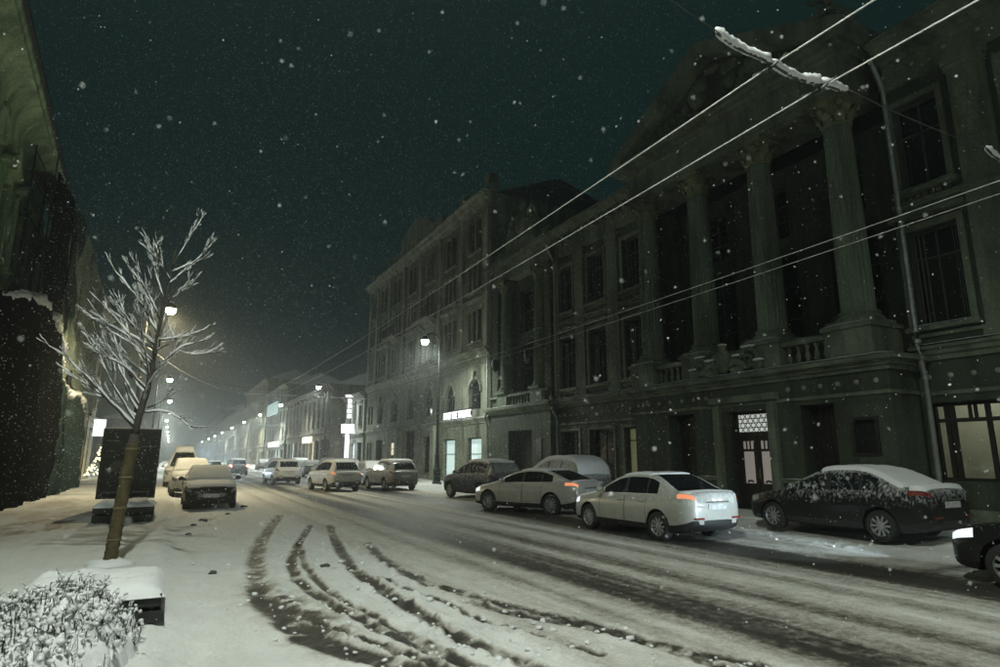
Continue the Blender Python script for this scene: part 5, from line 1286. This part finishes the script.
def spreader(label, x0, x1, y, z, th=.05, sag=.12):
    t = thing('wire_spreader', label, 'wire spreader', ((x0 + x1) / 2, y, z), 0, 'wire spreaders over the street')
    n = 15; P = [(x0 + (x1 - x0) * k / (n - 1), y + .02 * math.sin(k), z + sag * (2 * k / (n - 1) - 1) ** 2 - .02) for k in range(n)]
    MB().tube(P, .018, 6).build('rod', CABLE, t); s = MB(); run = []; ph = random.uniform(0, 9)
    nn = int((x1 - x0) / .035)
    for k in range(nn + 1):
        f = k / nn * (n - 1); i = min(n - 2, int(f)); a = Vector(P[i]).lerp(Vector(P[i + 1]), f - i)
        gap = False
        r = th * (.30 + .9 * float(fbm(np.array(a.x * 3.0 + ph), np.array(ph), 4)) + .35 * float(fbm(np.array(a.x * 14.0 + ph), np.array(ph), 6, 2))) * (.55 if any(abs(a.x - w) < .04 for w in (5.42, 6.27, 10.95, 11.5)) else 1)
        if not gap: run.append(((a.x, a.y + .3 * th * (float(vnoise(np.array(a.x * 6), np.array(ph), 8)) - .5), a.z + r * .75), r))
        if (gap or k == nn) and len(run) > 3:
            rr = [q[1] for q in run]; rr[0] *= .3; rr[-1] *= .3; rr[1] *= .75; rr[-2] *= .75; s.tube([q[0] for q in run], rr, 8)
        if gap: run = []
    s.v = [(a + random.uniform(-1, 1) * th * .10, b + random.uniform(-1, 1) * th * .16, c + random.uniform(-1, 1) * th * .16) for a, b, c in s.v]
    build_split(s, 'snow_load', SNOW, t, smooth=True)
    h = MB()
    for w in (5.42, 6.27, 10.95, 11.5):
        if x0 - .1 < w < x1 + .1: h.tube([(w, y, z - .02), (w, y, z - .10)], .02, 6); h.tube([(w, y - .22, z - .01), (w, y, z - .07), (w, y + .22, z - .01)], .012, 5)
    build_split(h, 'hanger', CABLE, t)
    return t
spreader('thick snow-laden wire spreader hanging across the near pair of wires', 4.62, 6.85, 3.9, 6.04, .062)
spreader('snowy wire spreader on the thin far pair by the mansion', 9.96, 12.3, 3.85, 6.04, .045)
spreader('far snow-dusted spreader crossing the near pair past the crossover', 4.0, 7.6, 45, 6.04, .045, .02)
spreader('far snow-dusted spreader on the far pair before the tenement', 9.9, 12.6, 45, 6.04, .045, .02)
spreader('tiny snow-dusted spreader on the far pair near the brown house', 9.9, 13.0, 90, 6.04, .05, .02)
def cable(label, pts, r=.008, mat=None):
    return tag(MB().tube(pts, r, 5).build('span_cable', mat or CABLE, smooth=True), label, 'cable', 'span cables across the street')
def sagline(a, b, s, n=14): return [tuple(np.array(a) * (1 - k / n) + np.array(b) * (k / n) - np.array([0, 0, s * 4 * (k / n) * (1 - k / n)])) for k in range(n + 1)]
cable('thin span cable from the eaves house to the thick spreader', sagline((-5.5, 3.6, 8.2), (4.62, 3.9, 6.16), .1))
cable('thin span cable between the two near spreaders', sagline((6.85, 3.9, 6.16), (9.96, 3.85, 6.16), .05))
cable('thin span cable from the far-pair spreader to the mansion', sagline((12.3, 3.85, 6.16), (18, 3.8, 7.6), .06))
cable('long span cable across the street at the lamp by the tenement', sagline((-5.0, 45, 8.6), (17.4, 45, 8.6), 2.2))
cable('distant span cable across the street near the brown house', sagline((-5, 90, 8.6), (17.2, 90, 8.6), 2.0))
cable('snowy guy line dropping from the tree lamp towards the street', sagline((-1.6, 34.2, 7.2), (3.95, 45, 6.1), .5), .022, WIRE)

# ------------------------------------------------------------------ snow-covered street tree
BARK = plain('bark', (.045, .040, .032), .9, var=.35, scale=10, bmp=.6)
def jute():
    m, nt, b = nodes_of('jute_wrap'); n = noise_fac(nt, 9, 5, .7, (1, 1, .4)); wv = N(nt, 'ShaderNodeTexWave'); wv.bands_direction = 'Z'; wv.inputs['Scale'].default_value = 14; wv.inputs['Distortion'].default_value = 1.5
    L(nt, N(nt, 'ShaderNodeNewGeometry').outputs['Position'], wv.inputs['Vector'])
    L(nt, mixc(nt, .35, ramp(nt, n, [(.3, (.050, .040, .018)), (.7, (.135, .108, .05))]), wv.outputs['Color'], 'MULTIPLY'), b.inputs['Base Color']); b.inputs['Roughness'].default_value = .95
    bump(nt, b, wv.outputs['Fac'], .5, .02); return m
TY = 11.8
tree = thing('street_tree', 'young bare tree with snow-laden branches and jute-wrapped trunk', 'tree', (-.66, TY, .12)); random.seed(21)
def tp(px, py, dy=0.0): return Vector(onY(px, py, TY + dy))
trk = [tp(107, 578), tp(113, 545), tp(120, 508), tp(127, 472), tp(135, 434)]
trk[0].z = .02
m = MB(); m.tube(trk, [.09, .085, .08, .078, .072], 14); wrap_ = None
trunk = m.build('trunk', BARK, tree, smooth=True)
m = MB(); pts = []; rad = []
for k in range(46):
    t = k / 45 * 3.75; i = min(3, int(t)); p = trk[i].lerp(trk[i + 1], t - i); pts.append(p); rad.append(.097 - .012 * k / 45 + (.008 if k % 3 == 0 else 0) + random.uniform(-.004, .004))
m.tube(pts, rad, 16); m.build('jute_wrap', jute(), trunk, smooth=True)
m = MB()
for f in (.28, 1.15, 2.0, 2.85, 3.6):
    i = min(3, int(f)); p = trk[i].lerp(trk[i + 1], f - i); m.lathe([(.096, -.018), (.107, 0), (.096, .018)], p, 14)
build_split(m, 'tie_band', plain('tie_cord', (.14, .11, .055), .9), trunk, smooth=True)
m = MB(); m.blob((trk[0].x, trk[0].y, .14), (.34, .30, .10), 16, 8, .12); m.build('snow_mound', SNOW, trunk, smooth=True)
wood = MB(); snw = MB()
def limb(pts, r0, r1, snow=1.0, n=12):
    """smooth branch through pts with snow lying on it"""
    P = np.array([tuple(p) for p in pts]); t = np.linspace(0, 1, len(P)); u = np.linspace(0, 1, n)
    Q = np.stack([np.interp(u, t, P[:, k]) for k in range(3)], 1)
    for _ in range(2): Q[1:-1] = .25 * Q[:-2] + .5 * Q[1:-1] + .25 * Q[2:]
    for k in range(1, n - 1): Q[k] += RNG.normal(0, .006, 3)
    R = [r0 + (r1 - r0) * k / (n - 1) for k in range(n)]
    wood.tube(Q, R, 6)
    if snow > 0:
        run = []
        for k in range(n):
            keep = random.random() > .10
            d = Q[min(k + 1, n - 1)] - Q[max(k - 1, 0)]; fl = math.hypot(d[0], d[1]) / (np.linalg.norm(d) + 1e-6)
            s = (.0042 + .78 * R[k]) * snow * (.35 + .65 * fl) * random.uniform(.75, 1.25)
            if keep: run.append((tuple(Q[k] + np.array([0, 0, R[k] * .7 + s * .45])), s))
            if (not keep or k == n - 1) and len(run) > 1:
                rr = [q[1] for q in run]; rr[0] *= .4; rr[-1] *= .4; snw.tube([q[0] for q in run], rr, 6); run = []
            elif not keep: run = []
    return [Vector(q) for q in Q]
stem = [(135, 434, 0), (140, 412, 0), (146, 395, .05), (152, 372, .1), (155, 350, .1), (158, 330, .1), (165, 303, .12), (170, 282, .15), (172, 264, .15), (176, 250, .15)]
limb([tp(a, b, c) for a, b, c in stem], .06, .010, .25, 24)
LIMBS = [([(138, 426), (110, 380), (88, 330)], .03, -.2), ([(142, 410), (115, 360), (98, 318)], .03, .1), ([(150, 375), (128, 335), (118, 290)], .026, .8), ([(153, 362), (120, 330), (92, 318)], .026, -.5), ([(157, 338), (150, 300), (137, 275)], .022, .6), ([(137, 430), (100, 390), (56, 349)], .045, -.5), ([(135, 427), (98, 390), (72, 377)], .035, .2), ([(140, 415), (124, 385), (121, 355), (112, 330)], .035, .5), ([(148, 392), (125, 365), (93, 352)], .03, -.7),
 ([(150, 378), (122, 355), (96, 340)], .03, .6), ([(155, 372), (140, 350), (105, 328)], .035, -.3), ([(155, 350), (130, 335), (104, 306)], .035, .3), ([(155, 345), (132, 325), (112, 300)], .03, -.6), ([(157, 333), (140, 300), (113, 268)], .03, .4), ([(160, 320), (146, 290), (128, 264)], .026, -.4),
 ([(165, 303), (155, 270), (150, 250)], .022, .3), ([(170, 280), (160, 262), (156, 255)], .018, -.2), ([(172, 265), (188, 240), (204, 215)], .022, .2), ([(172, 272), (195, 262), (213, 243)], .02, -.4), ([(170, 283), (185, 270), (192, 262)], .016, .5), ([(168, 300), (178, 295), (187, 287)], .016, -.3),
 ([(156, 371), (180, 347), (207, 340)], .034, -.3), ([(157, 350), (172, 343), (173, 330)], .02, .5), ([(176, 351), (195, 355), (212, 352)], .014, -.35), ([(160, 340), (185, 337), (208, 328)], .024, .6), ([(147, 408), (165, 400), (172, 388)], .02, -.2), ([(143, 412), (166, 411), (182, 420), (190, 427)], .022, -.6),
 ([(152, 372), (160, 340), (168, 318)], .022, .7), ([(146, 395), (130, 375), (118, 345)], .022, .9), ([(150, 380), (142, 330), (136, 300)], .022, -.9), ([(143, 405), (150, 380), (165, 362)], .02, -.8), ([(139, 420), (118, 400), (92, 395)], .022, .8), ([(155, 360), (148, 320), (143, 285)], .02, .9)]
for P, r0, dy in LIMBS:
    n_ = len(P); L3 = [tp(a, b, .1 + dy * k / (n_ - 1)) for k, (a, b) in enumerate(P)]
    Q = limb(L3, r0 * .62, .0045, 1.6, 13); right = P[-1][0] > 165
    ntw = random.randint(8, 12)
    for k in range(ntw):
        i = random.randint(3, len(Q) - 2); d = (Q[i + 1] - Q[i - 1]).normalized()
        side = Vector((random.uniform(-1, 1), random.uniform(-1, 1), random.uniform(.1, .9))); v = (d * 1.0 + side * .42).normalized(); ln = random.uniform(.15, .42) if right else random.uniform(.25, .75) * (1 - .4 * i / len(Q))
        q0 = Q[i]; q1 = q0 + v * ln * .5 + Vector((0, 0, -.01)); q2 = q0 + v * ln + Vector((0, 0, random.uniform(-.04, .08)))
        T = limb([q0, q1, q2], .0058, .0026, 1.2, 7)
        for _ in range(2):
            v2 = (v + Vector((random.uniform(-1, 1), random.uniform(-1, 1), .4)) * .38).normalized(); limb([T[3], T[3] + v2 * ln * .25, T[3] + v2 * ln * .5], .004, .002, 1.2, 5)
crown = wood.build('crown', BARK, tree, smooth=True); snw.build('snow_cover', SNOW, crown, smooth=True)

# ------------------------------------------------------------------ slatted planters and snowy shrub
BL = plain('planter_slat', (.013, .014, .013), .5, var=.3)
def planter(label, xc, y0, y1, w, zb, zs):
    t = thing('planter', label, 'planter', (xc, (y0 + y1) / 2, zb), 0, 'slatted planters along the pavement')
    for (a, b) in zs:
        MB().box(xc - w / 2, xc + w / 2, y0, y0 + .05, a, b).build('slat', BL, t); MB().box(xc - w / 2, xc + w / 2, y1 - .05, y1, a, b).build('slat', BL, t)
        MB().box(xc - w / 2, xc - w / 2 + .05, y0 + .052, y1 - .052, a, b).build('slat', BL, t); MB().box(xc + w / 2 - .05, xc + w / 2, y0 + .052, y1 - .052, a, b).build('slat', BL, t)
    for sx in (-1, 1):
        for yy in (y0 + .055, y1 - .105): MB().box(xc + sx * (w / 2 - .08) - .025, xc + sx * (w / 2 - .08) + .025, yy, yy + .05, zb - .05, zs[-1][1] - .02).build('corner_post', BL, t)
    m = MB(); m.box(xc - w / 2 + .12, xc + w / 2 - .12, y0 + .12, y1 - .12, zb, zs[-1][1] - .1); m.build('soil', plain('soil', (.03, .025, .02), .9), t)
    n = 22; P = [[(xc - w / 2 - .03 + (w + .06) * i / n, y0 - .03 + (y1 - y0 + .06) * j / n, zs[-1][1] + (-.03 if min(i, j, n - i, n - j) == 0 else (.03 if min(i, j, n - i, n - j) == 1 else .05) + .12 * float(fbm(np.array(i * .33), np.array(j * .33), int(y0))) * min(1, min(i, j, n - i, n - j) / 3))) for j in range(n + 1)] for i in range(n + 1)]
    MB().grid(P).build('snow_cover', SNOW, t, smooth=True)
    return t
planter('black slatted planter half hidden by the snowy shrub', -.58, 7.55, 8.9, 1.28, .12, [(.14, .26), (.30, .42)])
planter('black slatted planter under the advertising board', -.93, 19.0, 20.5, 1.36, .12, [(.17, .33), (.38, .55)])
def shrub(label, cx, cyy, rx, ry, h, n, seed):
    """snow lying in clumps over a dense low bush: lumpy crust, dark gaps, thin twigs poking out"""
    random.seed(seed); t = thing('snowy_shrub', label, 'shrub', (cx, cyy, .1))
    na, nb = 130, 170; xs = np.linspace(-1.05, 1.05, na); ys = np.linspace(-1.05, 1.05, nb); U, V = np.meshgrid(xs, ys, indexing='ij'); X = cx + rx * U; Y = cyy + ry * V
    q2 = U ** 2 + V ** 2 + .25 * (fbm(X * 3, Y * 3, seed) - .5); dome = np.sqrt(np.clip(1 - q2, 0, 1))
    n1 = fbm(X * 5, Y * 5, seed + 1, 3); n2 = 1 - np.abs(2 * fbm(X * 9, Y * 9, seed + 2, 2) - 1); n3 = fbm(X * 26, Y * 26, seed + 3, 2)
    H = h * (.15 + .7 * dome ** .8) * sstep(.0, .75, dome) * (.72 + .5 * n1) + .10 * dome * (n2 - .75) + .035 * (n3 - .5) * sstep(0, .3, dome) + .10 * (sstep(.45, .62, fbm(X * 13, Y * 13, seed + 5, 2)) - .5) * sstep(0, .3, dome)
    G = np.array([[gz(X[i, j], Y[i, j]) for j in range(nb)] for i in range(na)]); Z = G + np.maximum(H, -.05) - .015
    m = MB(); m.grid([[(X[i, j], Y[i, j], Z[i, j]) for j in range(nb)] for i in range(na)]); m.build('snow_cover', SNOW, t, smooth=True)
    st = MB(); cl = MB()
    for k in range(n):
        i = random.randrange(4, na - 4); j = random.randrange(4, nb - 4)
        if dome[i, j] < .25: continue
        x, y, z = X[i, j], Y[i, j], Z[i, j]; up = random.uniform(.02, .11) * (1 + .7 * (random.random() < .15)); lx, ly = random.gauss(0, .045), random.gauss(0, .045)
        A, B = Vector((x + lx * .3, y + ly * .3, z + up * .5)), Vector((x + lx, y + ly, z + up)); r = random.uniform(.6, 1.2)
        st.tube([(x, y, z - .08), A, B], [.0045 * r, .0032 * r, .0015 * r], 4, cap=False)
        for _ in range(random.randint(0, 3)):          # side shoots and shrivelled leaves
            an = random.uniform(0, 6.283); b = A.lerp(B, random.uniform(-.4, .8)); d = Vector((math.cos(an) * .8, math.sin(an) * .8, random.uniform(.2, 1))).normalized(); ll = random.uniform(.02, .07); e = b + d * ll
            if random.random() < .5: st.tube([b, e], [.0022, .001], 3, cap=False)
            else: s = Vector((-math.sin(an), math.cos(an), 0)) * random.uniform(.003, .010); st.add([b, b + d * ll * .5 + s, e, b + d * ll * .5 - s], [(0, 1, 2, 3)])
            if random.random() < .35: q = random.uniform(.006, .016); cl.blob((e.x, e.y, e.z), (q * 1.2, q * 1.2, q * .8), 6, 4, .25)
        if random.random() < .3: q = random.uniform(.010, .024); cl.blob((B.x, B.y, B.z), (q * 1.1, q * 1.1, q), 7, 5, .25)
    cl.build('snow_clump', SNOW, t, smooth=True, kind='stuff')
    st.build('foliage', plain('dry_leaves', (.04, .050, .036), .85, var=.4, scale=8), t)
    return t
shrub('broad low shrub smothered in snow in front of the slatted planter', -.78, 6.75, .71, 1.15, .50, 1700, 31)

# ------------------------------------------------------------------ advertising board on a stub leg
ad = thing('advertising_board', 'tall black advertising board on a stub leg beside the planter', 'sign', (-1.16, 24, .12))
m = MB(); m.box(-1.95, -.37, 23.9, 24.1, .50, 2.68); m.build('panel', plain('board_black', (.010, .014, .014), .25, var=.4, scale=2), ad)
m = MB()
for a in ((-1.99, -1.93, .47, 2.71), (-.39, -.33, .47, 2.71), (-1.93, -.39, .47, .53), (-1.93, -.39, 2.65, 2.71)): m.box(a[0], a[1], 23.86, 24.14, a[2], a[3])
m.build('frame', PLAST, ad)
m = MB(); m.box(-1.5, -.8, 23.9, 24.1, .05, .5); m.build('leg', PLAST, ad)
m = MB(); m.box(-1.85, -1.30, 23.885, 23.897, .66, .70); m.box(-1.0, -.48, 23.885, 23.897, .66, .70); m.box(-1.88, -1.5, 23.885, 23.897, 2.3, 2.34); m.box(-.9, -.45, 23.885, 23.897, 2.12, 2.16); m.box(-1.86, -1.6, 23.885, 23.897, 1.98, 2.01)
m.build('print_line', plain('print_grey', (.10, .11, .10), .6), ad)
m = MB(); m.lathe([(.001, -.006), (.19, -.005), (.2, 0)], (-1.5, 23.897, 1.5), 18, axis='y'); m.build('print_disc', plain('print_rose', (.07, .06, .06), .6), ad)
snow_ledge(ad, -1.99, -.33, 23.86, 24.14, 2.712, .06, .06)

# ------------------------------------------------------------------ falling snow (a cloud of flakes)
rg = np.random.default_rng(99)
_g = (1 + 5 ** .5) / 2
ICO_V = np.array([(-1, _g, 0), (1, _g, 0), (-1, -_g, 0), (1, -_g, 0), (0, -1, _g), (0, 1, _g), (0, -1, -_g), (0, 1, -_g), (_g, 0, -1), (_g, 0, 1), (-_g, 0, -1), (-_g, 0, 1)]) / 1.9
ICO_F = np.array([(0, 11, 5), (0, 5, 1), (0, 1, 7), (0, 7, 10), (0, 10, 11), (1, 5, 9), (5, 11, 4), (11, 10, 2), (10, 7, 6), (7, 1, 8), (3, 9, 4), (3, 4, 2), (3, 2, 6), (3, 6, 8), (3, 8, 9), (4, 9, 5), (2, 4, 11), (6, 2, 10), (8, 6, 7), (9, 8, 1)])
TET_V = np.array([(1, 1, 1), (-1, -1, 1), (-1, 1, -1), (1, -1, -1)]) * .75; TET_F = np.array([(0, 1, 2), (0, 3, 1), (0, 2, 3), (1, 3, 2)])
def flakes(n, lo, hi, r0, r1, base=ICO_V, F=ICO_F):
    """irregular clumps of snow crystals scattered through a box of air"""
    C = rg.uniform(lo, hi, (n, 3)); R = rg.uniform(r0, r1, n) * (1 + .5 * (rg.random(n) > .93)); k = len(base)
    V = C[:, None, :] + base[None] * (R[:, None, None] * rg.uniform(.7, 1.25, (n, k, 1)))
    return V.reshape(-1, 3), (F[None] + (np.arange(n) * k)[:, None, None]).reshape(-1, 3)
sets = [flakes(260, (-.9, .35, 1.3), (1.9, 1.5, 2.9), .0014, .0028), flakes(18000, (-5, .9, .2), (16, 16, 13), .0022, .0048), flakes(85000, (-6, 13, .2), (18, 46, 23), .006, .0125, TET_V, TET_F)]
V = np.concatenate([s[0] for s in sets]); off = np.cumsum([0] + [len(s[0]) for s in sets]); F = np.concatenate([s[1] + o for s, o in zip(sets, off)])
me = bpy.data.meshes.new('falling_snow'); me.from_pydata(V.tolist(), [], F.tolist()); me.update()
fm, nt, b = nodes_of('snowflake'); b.inputs['Base Color'].default_value = (.92, .94, .94, 1); b.inputs['Roughness'].default_value = .9
tl_ = N(nt, 'ShaderNodeBsdfTranslucent'); tl_.inputs[0].default_value = (.92, .94, .94, 1); mx = N(nt, 'ShaderNodeMixShader'); mx.inputs[0].default_value = .5
L(nt, b.outputs[0], mx.inputs[1]); L(nt, tl_.outputs[0], mx.inputs[2]); L(nt, mx.outputs[0], nt.nodes['Material Output'].inputs[0]); me.materials.append(fm)
tag(link('falling_snow', me, kind='stuff'), 'snowflakes drifting down all along the street', 'snow')

# ------------------------------------------------------------------ snow haze in the air
m = MB(); m.box(-920, 920, -620, 1520, -1.6, 27); hz = m.build('haze', None, kind='stuff')
hz.data.materials.clear()
hm = bpy.data.materials.new('snow_haze'); hm.use_nodes = True; nt = hm.node_tree; nt.nodes.remove(nt.nodes['Principled BSDF'])
pv = N(nt, 'ShaderNodeVolumePrincipled'); pv.inputs['Color'].default_value = (.90, .95, .93, 1); pv.inputs['Density'].default_value = .0034; pv.inputs['Anisotropy'].default_value = .78
L(nt, pv.outputs[0], nt.nodes['Material Output'].inputs['Volume']); hz.data.materials.append(hm)
tag(hz, 'thin haze of fine snow filling the street air', 'haze')
for o in bpy.data.objects:
    if '_w' in o.keys(): del o['_w']
